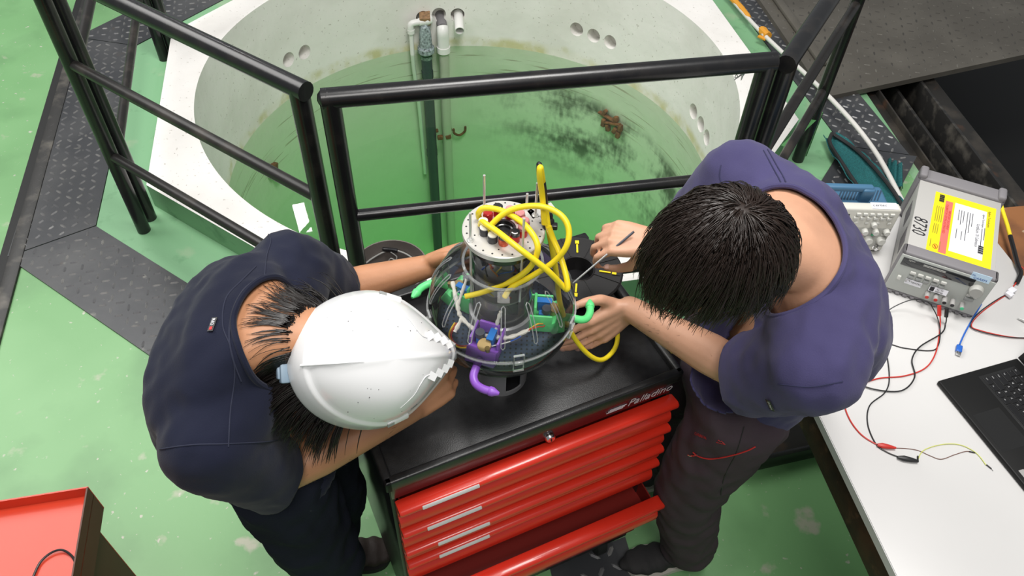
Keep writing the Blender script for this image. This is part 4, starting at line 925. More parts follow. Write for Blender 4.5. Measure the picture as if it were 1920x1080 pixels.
for x, z, r in ((.017, .085, .0085), (.048, .085, .0085), (.078, .085, .0085), (.062, .112, .0075), (.020, .052, .0115), (.056, .052, .0115), (.092, .052, .0115)):
    b = B(); b.lathe([(0, .015), (r * .85, .015), (r, .012), (r * 1.1, 0)], 20, mx=M.Translation((OW - x, 0, z)) @ M.Rotation(pi / 2, 4, 'X')); b.out('knob', 'btn_light', fp)
for x, z, m in ((.048, .070, 'led_green'), (.078, .070, 'led_pink'), (.02, .070, 'btn_light')): b = B(); b.box((OW - x, -.0015, z), (.010, .004, .006), None, .001); b.out('button', m, fp)
for x in (.024, .060, .096): b = B(); b.lathe([(0, .012), (.005, .012), (.006, .010), (.006, .004), (.009, .003), (.009, 0)], 18, mx=M.Translation((OW - x, 0, .022)) @ M.Rotation(pi / 2, 4, 'X')); b.out('bnc_socket', 'chrome', fp)
for x in (.04, OW - .04): b = B(); b.box((x, .06, .004), (.03, .05, .008), None, .002); b.out('foot', 'scope_cream', sc)

# ---- laptop
l0, lL, lF = at(1758, 715, TZ + .012), at(1905, 663, TZ + .012), at(1910, 900, TZ + .012)
lx = (lF - l0).normalized(); ly = V((-lx.y, lx.x, 0)); LW, LD = .352, .243                # x along the front edge, y to the hinge
lp = root('laptop', 'open black laptop on the white bench at the right edge', 'laptop', (l0.x, l0.y, TZ + .0005), math.atan2(lx.y, lx.x))
b = B(); b.box((LW / 2, LD / 2, .008), (LW, LD, .014), None, .004, 3); ba = b.out('base', 'laptop_black', lp)
b = B(); b.box((LW / 2, LD / 2, .0012), (LW - .01, LD - .01, .002)); b.out('underside', 'psu_bumper', lp)
b = B(); b.box((LW * .46, .052, .0149), (.105, .078, .0006)); b.out('touchpad', 'laptop_pad', ba)
b = B(); b.box((LW * .78, .02, .0152), (.022, .014, .0005)); b.out('badge', 'post_grey', ba)
b = B(); b.box((LW / 2, .16, .0152), (LW - .04, .112, .0008), None, .0003); b.out('keyboard_well', 'laptop_pad', ba)
rows = [(['Esc'] + ['F%d' % i for i in range(1, 13)] + ['Del'], [1.0] * 14), (list('`1234567890-=') + ['<-'], [1] * 13 + [2]), (['Tab'] + list('QWERTYUIOP[]') + ['\\'], [1.5] + [1] * 12 + [1.5]),
        (['Caps'] + list("ASDFGHJKL;'") + ['Ent'], [1.8] + [1] * 11 + [2.2]), (['Shift'] + list('ZXCVBNM,./') + ['Shift'], [2.3] + [1] * 10 + [2.7]), (['Ctrl', 'Fn', '#', 'Alt', ' ', 'Alt', 'Ctrl', '<', '^', '>'], [1.2, 1, 1, 1, 5.8, 1, 1, 1, 1, 1])]
kw, kh = (LW - .05) / 15.0, .0178; kmesh = {}
for ri, (keys, ws) in enumerate(rows):
    x = .026; y = .208 - ri * kh; tot = sum(ws); sc_k = 15.0 / tot
    for kk, w in zip(keys, ws):
        ww = w * kw * sc_k; key_w = round(ww - .0028, 4)
        if key_w not in kmesh:
            b = B(); b.box((0, 0, 0), (key_w, kh - .0028, .0016), None, .0004, 1); o = b.out('key', 'key_black', ba); kmesh[key_w] = o.data
        else: o = bpy.data.objects.new('key', kmesh[key_w]); COL.objects.link(o); o.parent = ba
        o.location = (x + ww / 2, y, .0164)
        if kk.strip(): text('legend', kk, .0062 if len(kk) == 1 else .0040, 'key_print', o, frame((-key_w / 2 + .0022, -.001, .0009), (1, 0, 0), (0, 1, 0)), 0, .00005)
        x += ww
b = B(); hz = .235; la = rad(112); ldir = V((0, -cos(la), sin(la)))
b.box((LW / 2, LD + .002 + ldir.y * hz / 2, .014 + ldir.z * hz / 2), (LW, hz, .007), M.Rotation(la - pi + pi, 3, 'X').to_3x3() if 0 else M.Rotation(pi - la, 3, 'X'), .003); lid = b.out('lid', 'laptop_black', lp)
b = B(); b.tube([(.03, LD + .001, .013), (LW - .03, LD + .001, .013)], .005, 10); b.out('hinge', 'laptop_black', lp)

# ---- leads on the bench
def lead(name, label, pts, m, r=.0016, z=None, cat='wire', group='leads on the bench', off=(1120, 540), s=2.):
    z = TZ + r + .0006 if z is None else z
    P = [at(off[0] + p[0] / s, off[1] + p[1] / s, (p[2] if len(p) > 2 else z)) for p in pts]
    b = B(); b.tube(spline(P, 7), r, 8); return tag(b.out(name, m), label, cat, group)
zj = TZ + .045
def part(o, p, lab=None): o.parent = p; o.name = o.name; return o
w = lead('red_test_lead', 'red test lead curling from the power supply to a red clip', [(1282, 78, zj), (1285, 105, TZ + .02), (1285, 150), (1270, 240), (1230, 300), (1150, 330), (1050, 340), (970, 375), (930, 430), (945, 490), (990, 550), (1050, 588), (1075, 596)], 'wire_red', .0017)
b = B(); a_, c_ = at(1645, 834, TZ + .007), at(1680, 840, TZ + .007); b.tube([a_, a_.lerp(c_, .25), a_.lerp(c_, .6), c_], [.003, .0065, .0055, .0025], 8); b.out('crocodile_clip', 'wire_red', w)
b = B(); a_, c_ = at(1761, 573, zj + .005), at(1761, 592, zj - .018); b.tube([a_, c_], .005, 10); b.out('banana_plug', 'wire_red', w)
w = lead('black_test_lead', 'black test lead leaving the third socket and looping left', [(1310, 100, TZ + .03), (1306, 135), (1290, 170), (1210, 220), (1180, 270), (1190, 335), (1140, 385), (1040, 380), (960, 350), (945, 330), (950, 300), (1000, 270)], 'wire_black', .0017, TZ + .0042)
b = B(); a_, c_ = at(1775.5, 578, zj + .005), at(1774, 594, zj - .018); b.tube([a_, c_], .005, 10); b.out('banana_plug', 'wire_black', w)
lead('black_test_lead', 'black lead crossing under the red one in an S shape', [(1250, 62, zj), (1275, 110, TZ + .01), (1286, 170, TZ + .006), (1275, 222), (1240, 235), (1150, 225), (1080, 212), (1040, 270), (990, 300), (955, 300), (900, 285)], 'wire_black', .0014)
w = lead('black_test_lead', 'black lead running down the bench to a black clip', [(1000, 165), (1040, 182), (1078, 225), (1095, 330), (1080, 390), (1022, 440), (1014, 510), (1045, 585), (1085, 615), (1130, 634)], 'wire_black', .0015, TZ + .0024)
b = B(); a_, c_ = at(1683, 857, TZ + .007), at(1722, 865, TZ + .007); b.tube([a_, a_.lerp(c_, .3), a_.lerp(c_, .7), c_], [.003, .0068, .0055, .003], 8); b.out('crocodile_clip', 'wire_black', w)
lead('black_lead', 'thin black lead arching behind the worker to the first socket', [(1020, 140), (1050, 118), (1110, 72, TZ + .02), (1180, 44, TZ + .045), (1225, 48, TZ + .055), (1252, 62, TZ + .05)], 'wire_black', .0014)
w = lead('jumper_wire', 'brown jumper wire from the red clip', [(1118, 600), (1160, 602), (1205, 610), (1250, 630), (1290, 642), (1340, 625), (1380, 613), (1400, 614)], 'wire_brown', .0008)
b = B(); b.tube([at(1817, 846.5, TZ + .002), at(1828, 849, TZ + .002)], .0014, 6); b.tube([at(1828, 849, TZ + .002), at(1832, 850, TZ + .002)], .0005, 5); b.out('pin_end', 'wire_black', w)
w = lead('jumper_wire', 'lime yellow jumper wire from the black clip', [(1204, 640), (1225, 608), (1290, 587), (1360, 588), (1420, 618), (1458, 664)], 'lime_wire', .0009, TZ + .0024)
b = B(); b.tube([at(1849, 871, TZ + .002), at(1859, 879, TZ + .002)], .0016, 6); b.tube([at(1859, 879, TZ + .002), at(1862, 883, TZ + .002)], .0005, 5); b.tube([at(1721, 855, TZ + .003), at(1721, 866, TZ + .003)], .0018, 6); b.out('pin_end', 'wire_black', w)
w = lead('usb_cable', 'blue USB cable with a bare plug on the bench', [(1440, 60), (1405, 120), (1380, 165), (1366, 195), (1359, 212)], 'usb_blue', .0021)
a_, c_ = at(1799.5, 646, TZ + .006), at(1797, 662, TZ + .006); ud = (c_ - a_); ur = M.Rotation(math.atan2(ud.y, ud.x), 3, 'Z')
b = B(); b.box(a_.lerp(c_, .5), (.024, .015, .009), ur, .003, 3); b.out('plug_body', 'usb_blue', w)
b = B(); b.box(a_ + ud.normalized() * .031, (.016, .012, .0045), ur, .0005); pl_ = b.out('plug_shell', 'usb_metal', w)
b = B()
for sgn in (-1, 1): b.box(a_ + ud.normalized() * .031 + ur @ V((0, sgn * .003, .0023)), (.003, .0025, .0003), ur)
b.out('shell_hole', 'hole_black', pl_)
lead('twin_wire', 'red strand of the twin wire looping behind the laptop', [(1550, 30), (1528, 30), (1440, 92), (1403, 140), (1440, 160), (1540, 182), (1640, 190)], 'wire_red', .0013)
lead('twin_wire', 'black strand of the twin wire looping behind the laptop', [(1546, 35), (1522, 30), (1436, 88), (1398, 140), (1440, 165), (1540, 184), (1640, 187)], 'wire_black', .0013, TZ + .004)
w = cable('yellow_cable', 'short yellow cable with a black sheath beside the power supply', [(1874, 372, .80), (1880, 395, .79), (1888, 420, .785), (1894, 442, .78), (1901, 468, .775), (1908, 495, .772)], .0055)
b = B(); b.tube(spline([at(1894, 442, .782), at(1901, 468, .777), at(1908, 495, .774), at(1914, 512, .772), at(1907, 530, .77)], 5), .0062, 10); b.out('sheath', 'tape_black', w)
b = B(); b.tube(spline([at(1913, 505, .774), at(1905, 530, .768), at(1892, 545, .768)], 5), .0018, 6); b.tube(spline([at(1915, 500, .776), at(1921, 505, .776)], 3), .0015, 6); b.out('core', 'wire_red', w)
a_ = at(1897, 545, .77); b = B(); b.box(a_, (.022, .016, .010), M.Rotation(.6, 3, 'Z'), .001); b.box(a_ + V((-.012, -.014, .0)), (.016, .018, .009), M.Rotation(.6, 3, 'Z'), .001)
tag(b.out('plug_connector', 'sticker_white'), 'small white and black plug connector right of the power supply', 'connector')
b = B(); a_ = at(1908, 596, TZ + .006); c_ = at(1940, 610, TZ + .006); b.tube([a_, a_.lerp(c_, .4), c_], [.0012, .004, .008], 8)
tag(b.out('pointed_tool', 'steel_rod'), 'metal tip of a pointed tool at the right edge of the bench', 'tool')
# ================================================================ the two workers
def limb(b, chain, n=14):
    """tapered tube through (point, radius) joints with rounded joints"""
    for (p, r), (q, s) in zip(chain, chain[1:]): b.tube([p, q], [r, s], n)
    for p, r in chain: b.ball(p, r, n=n)
def loft(b, secs, side, n=28, pw=2.3):
    """elliptical loft; secs = (centre, half width along side, half depth)"""
    side = V(side).normalized(); k = len(secs); vs = []; fs = []
    for i, (c, w, d) in enumerate(secs):
        t = (V(secs[min(i + 1, k - 1)][0]) - V(secs[max(i - 1, 0)][0])).normalized()
        s = (side - t * side.dot(t)).normalized(); f = t.cross(s)
        for j in range(n):
            a = 2 * pi * j / n; ca, sa = cos(a), sin(a)
            x = math.copysign(abs(ca) ** (2 / pw), ca); y = math.copysign(abs(sa) ** (2 / pw), sa)
            vs.append(V(c) + s * (w * x) + f * (d * y))
    for i in range(k - 1):
        for j in range(n): fs.append((i * n + j, i * n + (j + 1) % n, (i + 1) * n + (j + 1) % n, (i + 1) * n + j))
    fs += [tuple(range(n))[::-1], tuple(range((k - 1) * n, k * n))]; b.faces(vs, fs)
neck_loops = []
def collar_loop(bm, c, r):
    es = [e for e in bm.edges if e.is_boundary and all((v.co - c).length < r for v in e.verts)]; best = []
    left = set(es)
    while left:
        e = left.pop(); path = [e.verts[0], e.verts[1]]
        while True:
            nx = next((k for k in path[-1].link_edges if k in left), None)
            if not nx: break
            left.discard(nx); path.append(nx.other_vert(path[-1]))
        if len(path) > len(best): best = path
    return [v.co.copy() for v in best[:-1]]
def collar(parent, m, wd=.0055):
    P = neck_loops[-1]; k = len(P)
    for _ in range(4): P = [(P[i - 1] + P[i] * 2 + P[(i + 1) % k]) / 4 for i in range(k)]
    b = B(); b.tube(P, wd, 8, closed=True); return b.out('collar', m, parent)
def fuse(name, b, m, parent=None, vox=.007, smooth=8, wr=0., ws=(12, 12, 5), cuts=(), mats=None, thick=0., matfn=None, neck=()):
    """merge overlapping closed shapes into one continuous skin, soften it, add cloth folds, cut openings"""
    me = bpy.data.meshes.new(name); bmesh.ops.recalc_face_normals(b.bm, faces=b.bm.faces); b.bm.to_mesh(me); b.bm.free()
    o = bpy.data.objects.new(name, me); COL.objects.link(o)
    r = o.modifiers.new('r', 'REMESH'); r.mode = 'VOXEL'; r.voxel_size = vox
    s = o.modifiers.new('s', 'SMOOTH'); s.factor = .5; s.iterations = smooth
    m2 = bpy.data.meshes.new_from_object(o.evaluated_get(bpy.context.evaluated_depsgraph_get())); o.modifiers.clear(); o.data = m2; bpy.data.meshes.remove(me); m2.name = name
    bm = bmesh.new(); bm.from_mesh(m2)
    if wr:
        for v in bm.verts:
            p = v.co; q = V((p.x * ws[0], p.y * ws[1], p.z * ws[2])); w = 1 - abs(noise.noise(q + V((3, 7, 1)))) * 2
            v.co = p + v.normal * (wr * (w * .6 + .4 * noise.noise(q * 2.3)))
    for (c, nrm, rad_) in cuts:
        c = V(c); nrm = V(nrm).normalized()
        fs = [f for f in bm.faces if (f.calc_center_median() - c).length < rad_]
        g = list({v for f in fs for v in f.verts}) + list({e for f in fs for e in f.edges}) + fs
        bmesh.ops.bisect_plane(bm, geom=g, plane_co=c, plane_no=nrm, clear_outer=True)
    for (c, r_, sc_) in neck:
        c = V(c); dead = [f for f in bm.faces if all((v.co - c).length < r_ for v in f.verts)]
        bmesh.ops.delete(bm, geom=dead, context='FACES')
        for v in bm.verts:
            if v.is_boundary and (v.co - c).length < r_ + .02: v.co = c + (v.co - c).normalized() * r_
        loop = collar_loop(bm, c, r_ + .03)
        if loop: neck_loops.append(loop)
    for f in bm.faces: f.smooth = True
    if matfn:
        for f in bm.faces: f.material_index = matfn(f.calc_center_median(), f.normal)
    bm.to_mesh(m2); bm.free(); m2.materials.clear()
    for k in (mats or [m]): m2.materials.append(MT[k])
    if thick: sm = o.modifiers.new('thick', 'SOLIDIFY'); sm.thickness = thick; sm.offset = 0
    if parent: o.parent = parent
    return o
def bvh(o): return BVHTree.FromObject(o, bpy.context.evaluated_depsgraph_get())
EYE = V((0, 0, H))
def onto(tree, px, py):
    d = (RW @ V((px - 960, py - 540, FPX))).normalized(); h, nrm, i, _ = tree.ray_cast(EYE, d)
    return (h, nrm) if h else (None, None)
def seam(name, tree, pts, m, parent, r=.0013, lift=.0006, n=8):
    P = []
    for q in spline([V((x, y, 0)) for x, y in pts], n):
        h, nrm = onto(tree, q.x, q.y)
        if h and (not P or (h - P[-1]).length < .05): P.append(h + nrm * lift)
    if len(P) > 2: b = B(); b.tube(P, r, 6); return b.out(name, m, parent)
def stick(name, body, size, m, parent, tree, px, py, pxr, pyr, sx=1., shear=0.):
    """text lying on cloth at a pixel, reading towards another pixel"""
    h, nrm = onto(tree, px, py); h2, _ = onto(tree, pxr, pyr)
    x = (h2 - h).normalized(); y = nrm.cross(x); o = text(name, body, size, m, parent, frame(h + nrm * .0025, x, y), shear, .0003, sx=sx)
    for v in o.data.vertices:
        q, n_, _, _ = tree.find_nearest(v.co)
        if q: v.co = q + n_ * (.0024 + .0004 * (1 if (v.co - q).dot(n_) > .0025 else 0))
    return o
FING = {'index': (.034, (.042, .025, .021)), 'middle': (.0115, (.046, .029, .022)), 'ring': (-.011, (.043, .027, .021)), 'little': (-.032, (.034, .020, .018))}
def hand(b, wrist, f, pn, ts, curl, thumb, spread=.06, sc=1.0, nails=None):
    """f = fingers, pn = palm side, ts = +-1 side of the thumb; curl per finger = three bends; thumb = three directions (f, side, palm)"""
    f = V(f).normalized(); pn = V(pn); pn = (pn - f * f.dot(pn)).normalized(); s = f.cross(pn) * ts; W_ = V(wrist)
    for k, (nm, (off, ls)) in enumerate(FING.items()):
        kn = W_ + (f * (.092 - .006 * abs(k - 1)) + s * off) * sc - pn * .002
        limb(b, [(W_ + s * off * .55 * sc + f * .012, .0155 * sc), (W_ + (f * .055 + s * off * .85) * sc, .0145 * sc), (kn, .0112 * sc)], 12)
        d = (f + s * spread * (1.4 - k) ).normalized(); p = kn; r = (.0094, .0086, .0080, .0066) if k < 3 else (.0082, .0076, .0070, .0058); a = 0
        ch = [(p, r[0] * sc)]
        for j in range(3):
            a += curl[k][j]; dd = d * cos(a) + pn * sin(a); p = p + dd * ls[j] * sc; ch.append((p, r[j + 1] * sc))
        limb(b, ch, 12)
        if nails is not None: up = (-pn * cos(a) + d * sin(a)); nails.append((p - dd * .004 * sc + up * r[3] * .72 * sc, dd, up, .0056 * sc))
    p = W_ + (f * .022 + s * .024 + pn * .010) * sc; ch = [(p, .0155 * sc)]
    for j, (L_, r) in enumerate(((.044, .0125), (.033, .0102), (.027, .0080))):
        t = thumb[j]; dd = (f * t[0] + s * t[1] + pn * t[2]).normalized(); p = p + dd * L_ * sc; ch.append((p, r * sc))
    limb(b, ch, 12)
    if nails is not None:
        up = dd.cross(pn.cross(dd)).normalized() * -1; up = (s - dd * s.dot(dd)).normalized() if abs(up.length) < .1 else up; nails.append((p - dd * .003 + up * .0058, dd, up, .0066))
def put_nails(nails, parent):
    for c, d, up, w in nails:
        b = B(); x = d.normalized(); z = (up - x * up.dot(x)).normalized(); y = z.cross(x); R = M((x, y, z)).transposed()
        b.ball(c, 1, (w * 1.15, w, .0014), R, 10); b.out('fingernail', 'nail', parent)
def strands(name, m, parent, N, gen, seed, r=.0009, seg=7):
    """combed hair: thin three-sided tapered locks"""
    random.seed(seed); vs = []; fs = []
    for i in range(N):
        P = gen(i, seg)
        if not P: continue
        k = len(P); q = len(vs); rr = r * random.uniform(.7, 1.5)
        for j, p in enumerate(P):
            t = (P[min(j + 1, k - 1)] - P[max(j - 1, 0)]).normalized(); u = t.orthogonal().normalized(); w = t.cross(u); ra = rr * (1 - .75 * (j / (k - 1)) ** 2)
            for a in (0, 2.094, 4.189): vs.append(p + (u * cos(a) + w * sin(a)) * ra)
        for j in range(k - 1):
            for a in range(3): fs.append((q + j * 3 + a, q + j * 3 + (a + 1) % 3, q + (j + 1) * 3 + (a + 1) % 3, q + (j + 1) * 3 + a))
    me = bpy.data.meshes.new(name); me.from_pydata(vs, [], fs); me.materials.append(MT[m])
    for p in me.polygons: p.use_smooth = True
    o = bpy.data.objects.new(name, me); COL.objects.link(o); o.parent = parent; o['kind'] = 'stuff'; return o
def head(b, c, fwd, up, R=1.):
    """skull, jaw, nose, brow, lips and ears"""
    f = V(fwd).normalized(); u = V(up); u = (u - f * u.dot(f)).normalized(); s = f.cross(u); Rm = M((f, s, u)).transposed(); q = lambda x, y, z: V(c) + (f * x + s * y + u * z) * R
    b.ball(c, 1, (.098 * R, .077 * R, .092 * R), Rm, 24); b.ball(q(.022, 0, -.045), 1, (.072 * R, .062 * R, .075 * R), Rm, 20); b.ball(q(.045, 0, -.092), 1, (.038 * R, .042 * R, .030 * R), Rm, 16)
    limb(b, [(q(.088, 0, -.005), .009), (q(.108, 0, -.034), .0125), (q(.098, 0, -.04), .011)], 10)
    for y in (-1, 1):
        b.ball(q(.082, .030 * y, .008), 1, (.014, .022, .008), Rm, 10); b.ball(q(-.004, .078 * y, -.022), 1, (.020, .008, .032), Rm, 14); b.ball(q(.082, .013 * y, -.040), .008, n=8)
    b.ball(q(.090, 0, -.066), 1, (.010, .024, .006), Rm, 12); b.ball(q(.087, 0, -.076), 1, (.010, .020, .007), Rm, 12)
    return q, Rm
def eyes(q, Rm, parent):
    for y in (-1, 1):
        b = B(); b.ball(q(.084, .030 * y, -.006), 1, (.007, .012, .005), Rm, 12); e = b.out('eye', 'sticker_white', parent)
        b = B(); b.ball(q(.090, .030 * y, -.006), .0042, n=10); b.out('iris', 'hair_dark', e)
def shoe(name, ankle, toe, m, sole, parent, laces=None, hi=.09, wd=.044):
    """toe-capped shoe with sole, ankle opening and laces"""
    a = V((ankle[0], ankle[1], 0)); t = V((toe[0], toe[1], 0)); d = (t - a).normalized(); L_ = (t - a).length; s = V((-d.y, d.x, 0)); back = a - d * .075
    full = L_ + .075; secs = []
    b = B()
    for u, w, h_ in ((.03, .026, .07), (.12, .033, .080), (.3, .034, .082), (.48, .037, .072), (.64, .042, .056), (.8, .043, .046), (.92, .036, .038), (.99, .020, .026)):
        p = back + d * (full * u); w *= wd / .042; b.ball(p + V((0, 0, .022 + h_ * .36)), 1, (.035, w, h_ * .52), M((d, s, V((0, 0, 1)))).transposed(), 14)
    limb(b, [(a + V((0, 0, .06)), .042), (a + V((0, 0, hi)), .040)], 14)
    o = fuse(name, b, m, parent, .006, 6)
    b = B(); pts = []
    for u, w in ((0, .018), (.06, .029), (.2, .034), (.42, .034), (.6, .041), (.78, .044), (.92, .036), (.99, .018)): pts.append((u, w * wd / .042))
    loop = [back + d * (full * u) + s * w for u, w in pts] + [back + d * full * 1.008] + [back + d * (full * u) - s * w for u, w in reversed(pts)]
    loop = spline(loop, 3, True); b.prism([(p.x, p.y) for p in loop], .002, .024); b.out('sole', sole, o)
    if laces:
        for i in range(4):
            p = back + d * (full * (.42 + .075 * i)); z = .105 - .013 * i
            b = B(); b.tube(spline([p - s * .024 + V((0, 0, z - .018)), p + V((0, 0, z)), p + s * .024 + V((0, 0, z - .018))], 4), .0028, 6); b.out('lace', laces, o)
    return o

# ---------------------------------------------------------------- worker A: navy shirt and white helmet, facing right
A_ = dict(hipR=V((-.455, .765, .90)), kneR=V((-.405, .755, .49)), ankR=V((-.48, .74, .10)), hipL=V((-.455, .905, .90)), kneL=V((-.43, .945, .49)), ankL=V((-.50, .965, .10)),
          shR=V((-.478, .652, 1.215)), elR=V((-.425, .715, 1.0)), wrR=at(772, 768, 1.03), shL=V((-.425, 1.02, 1.235)), elL=V((-.375, 1.115, 1.075)), wrL=V((-.185, 1.150, 1.125)))
side = (.05, 1, .02)
spA = [((-.440, .835, .86), .162, .112), ((-.468, .84, .95), .160, .113), ((-.505, .84, 1.06), .168, .116), ((-.522, .838, 1.15), .184, .117), ((-.500, .832, 1.235), .198, .106), ((-.450, .825, 1.290), .160, .084), ((-.400, .818, 1.312), .095, .066), ((-.345, .812, 1.305), .060, .058), ((-.29, .81, 1.285), .058, .058)]
b = B(); loft(b, [(c, w - .012, d - .012) for c, w, d in spA[:5]] + [(c, w - .008, d - .008) for c, w, d in spA[5:]], side)
limb(b, [(A_['shR'], .055), (A_['shR'].lerp(A_['elR'], .5), .050), (A_['elR'], .040), (A_['elR'].lerp(A_['wrR'], .3), .042), (A_['wrR'], .026)]); limb(b, [(A_['shL'], .055), (A_['elL'], .040), (A_['elL'].lerp(A_['wrL'], .3), .041), (A_['wrL'], .026)])
for s in 'RL': limb(b, [(A_['hip' + s], .075), (A_['kne' + s], .050), (A_['ank' + s], .036)])
HC = V((-.236, .800, 1.262)); uh = V((.53, -.57, .81)).normalized(); hcA = HC - uh * .022; fA = V((.80, .34, -.42)); qA, RmA = head(b, hcA, fA, uh)
nails = []
hand(b, A_['wrR'], at(866, 686, 1.075) - A_['wrR'], (-.30, .75, -.35), 1, [(.55, .9, .5), (.65, 1.1, .6), (.75, 1.2, .6), (.8, 1.2, .6)], [(.70, .40, .30), (.85, .20, .35), (.9, -.05, .45)], .04, .98, nails)
hand(b, A_['wrL'], (.80, .22, .10), (.20, -.95, -.02), -1, [(.35, .35, .2), (.35, .4, .2), (.35, .4, .2), (.4, .4, .2)], [(.55, .55, .45), (.75, .35, .4), (.8, .3, .3)], .05, .98, nails)
pa = fuse('person', b, 'skin_a', None, .0042, 7)
tag(pa, 'person in a navy shirt and white helmet bending over the robot from the left', 'person')
put_nails(nails, pa); eyes(qA, RmA, pa)
b = B(); loft(b, spA, side)
limb(b, [(V((-.46, .79, 1.225)), .098), (A_['shR'], .076), (A_['shR'].lerp(A_['elR'], .55), .072), (A_['shR'].lerp(A_['elR'], 1.15), .068)], 18); limb(b, [(V((-.44, .89, 1.235)), .094), (A_['shL'], .076), (A_['shL'].lerp(A_['elL'], .55), .070), (A_['shL'].lerp(A_['elL'], 1.2), .064)], 18)
axR = (A_['elR'] - A_['shR']).normalized(); axL = (A_['elL'] - A_['shL']).normalized()
cR = A_['shR'].lerp(A_['elR'], .92); cL = A_['shL'].lerp(A_['elL'], .80)
nkA = V((-.462, .842, 1.338)); nA = V((.86, -.06, .28))
sA = fuse('shirt', b, 'shirt_navy', pa, .008, 7,   .0065, (19, 15, 13), [(cR, axR + V((.5, .35, 0)), .115), (cL, axL, .10), (V((-.44, .835, .875)), (0.1, 0, -1), .30)], thick=.004, neck=[(V((-.345, .808, 1.325)), .108, 1)])
collar(sA, 'shirt_navy')
# trousers
b = B(); b.ball((-.455, .835, .90), 1, (.112, .165, .10), None, 20)
for s in 'RL': limb(b, [(A_['hip' + s], .098), (A_['hip' + s].lerp(A_['kne' + s], .5), .088), (A_['kne' + s], .074), (A_['kne' + s].lerp(A_['ank' + s], .5), .070), (A_['ank' + s] + V((0, 0, .0)), .068)], 18)
tA = fuse('trousers', b, 'trousers_navy', pa, .008, 7, .014, (12, 12, 10), [(A_['ank' + s] + V((0, 0, -.015)), (0, 0, -1), .13) for s in 'RL'], thick=.003)
shoe('boot', A_['ankL'], (-.335, .995), 'boot_brown', 'boot_sole', pa, 'boot_sole', .11, .050); shoe('boot', A_['ankR'], (-.37, .70), 'boot_brown', 'boot_sole', pa, 'boot_sole', .11, .050)
tr_ = bvh(sA)
seam('shoulder_seam', tr_, [(428, 838), (432, 770), (440, 700), (432, 650), (418, 610), (424, 560), (455, 525), (480, 500)], 'seam_navy', sA, .0012)
seam('collar_seam', tr_, [(452, 715), (436, 670), (430, 625), (438, 580), (460, 540), (500, 515)], 'seam_navy', sA, .0014)
seam('sleeve_seam', tr_, [(300, 842), (360, 834), (430, 832), (500, 828), (545, 822)], 'seam_navy', sA, .0011); seam('sleeve_seam', tr_, [(496, 520), (500, 480), (508, 452), (500, 435)], 'seam_navy', sA, .0011)
h, nrm = onto(tr_, 400, 610)
if h:
    b = B(); x = (onto(tr_, 395, 622)[0] - onto(tr_, 404, 596)[0]).normalized(); y = nrm.cross(x); b.box(h + nrm * .003, (.026, .010, .001), M((x, y, nrm)).transposed()); lb = b.out('brand_tab', 'patch_black', sA)
    text('lettering', 'RED', .0075, 'sticker_white', lb, frame(h + nrm * .0040 - x * .011 - y * .0025, x, y), 0, .0002)
    b = B(); b.box(h + nrm * .0038 + x * .0075, (.006, .005, .0004), M((x, y, nrm)).transposed()); b.out('red_mark', 'embroidery_red', lb)
# hair under the helmet
upA = uh; sdA = fA.normalized().cross(upA)
b = B(); b.ball(hcA - fA.normalized() * .008, 1, (.100, .083, .097), RmA, 24); b.ball(qA(-.06, 0, -.05), 1, (.055, .068, .06), RmA, 18); b.out('hair', 'hair_dark', pa)

# white helmet
hm = root('safety_helmet', 'white safety helmet worn by the left worker', 'helmet')
fh = V((.93, .31, -.22)); fh = (fh - uh * uh.dot(fh)).normalized(); sh = fh.cross(uh)
RH = M((fh, sh, uh)).transposed()
nu, nv = 72, 26; vs = []; fs = []
def hsurf(a, t):
    """a around, t 0 (brim) .. 1 (crown)"""
    ca, sa = cos(a), sin(a); ph = t * pi / 2
    rx = .129 if ca > 0 else .132; ry = .112
    px_, py_ = rx * ca, ry * sa * (1 - .34 * max(0, ca) ** 2)
    k = cos(ph) ** .75; z = .128 * sin(ph) ** 1.05
    flare = .002 * max(0, 1 - t * 7) + (.008 * max(0, ca) ** 3 * max(0, 1 - t * 5))
    tb = .20 + .10 * max(0, min(1, (.5 - ca) / .8)); band = .0055 * max(0, min(1, 1 - (t - tb) / .035))
    px_ += .022 * max(0, ca) ** 6 * (1 - t)
    ridge = .0045 * math.exp(-((sa * k / .10) ** 2) * 3) * max(0, min(1, (1 - abs(t - .62) * 2.0)))
    dz = -.016 * max(0, ca) ** 2 * (1 - t) - .004 * max(0, -ca) * (1 - t)
    r = 1 + (flare + band) / .13
    return V((px_ * k * r, py_ * k * r, z + dz + ridge))
tl = [0, .02, .05, .09, .14] + [.18 + .0125 * i for i in range(14)] + [.343 + .657 * (i / 15) for i in range(1, 16)]
for t in tl:
    for j in range(nu): vs.append(HC + RH @ hsurf(2 * pi * j / nu, min(t, .9995)))
k = len(tl)
for i in range(k - 1):
    for j in range(nu): fs.append((i * nu + j, i * nu + (j + 1) % nu, (i + 1) * nu + (j + 1) % nu, (i + 1) * nu + j))
fs.append(tuple(range((k - 1) * nu, k * nu)))
b = B(); b.faces(vs, fs); shell = b.out('shell', 'helmet_white', hm, angle=60); md = shell.modifiers.new('t', 'SOLIDIFY'); md.thickness = .003; md.offset = -1
def hpt(a, t, lift=0.):
    p = hsurf(a, t); e = .004; n_ = (hsurf(a + e, t) - p).cross(hsurf(a, min(t + e, .999)) - p).normalized()
    if n_.dot(V((p.x, p.y, p.z * 1.5))) < 0: n_ = -n_
    return HC + RH @ (p + n_ * lift), RH @ n_
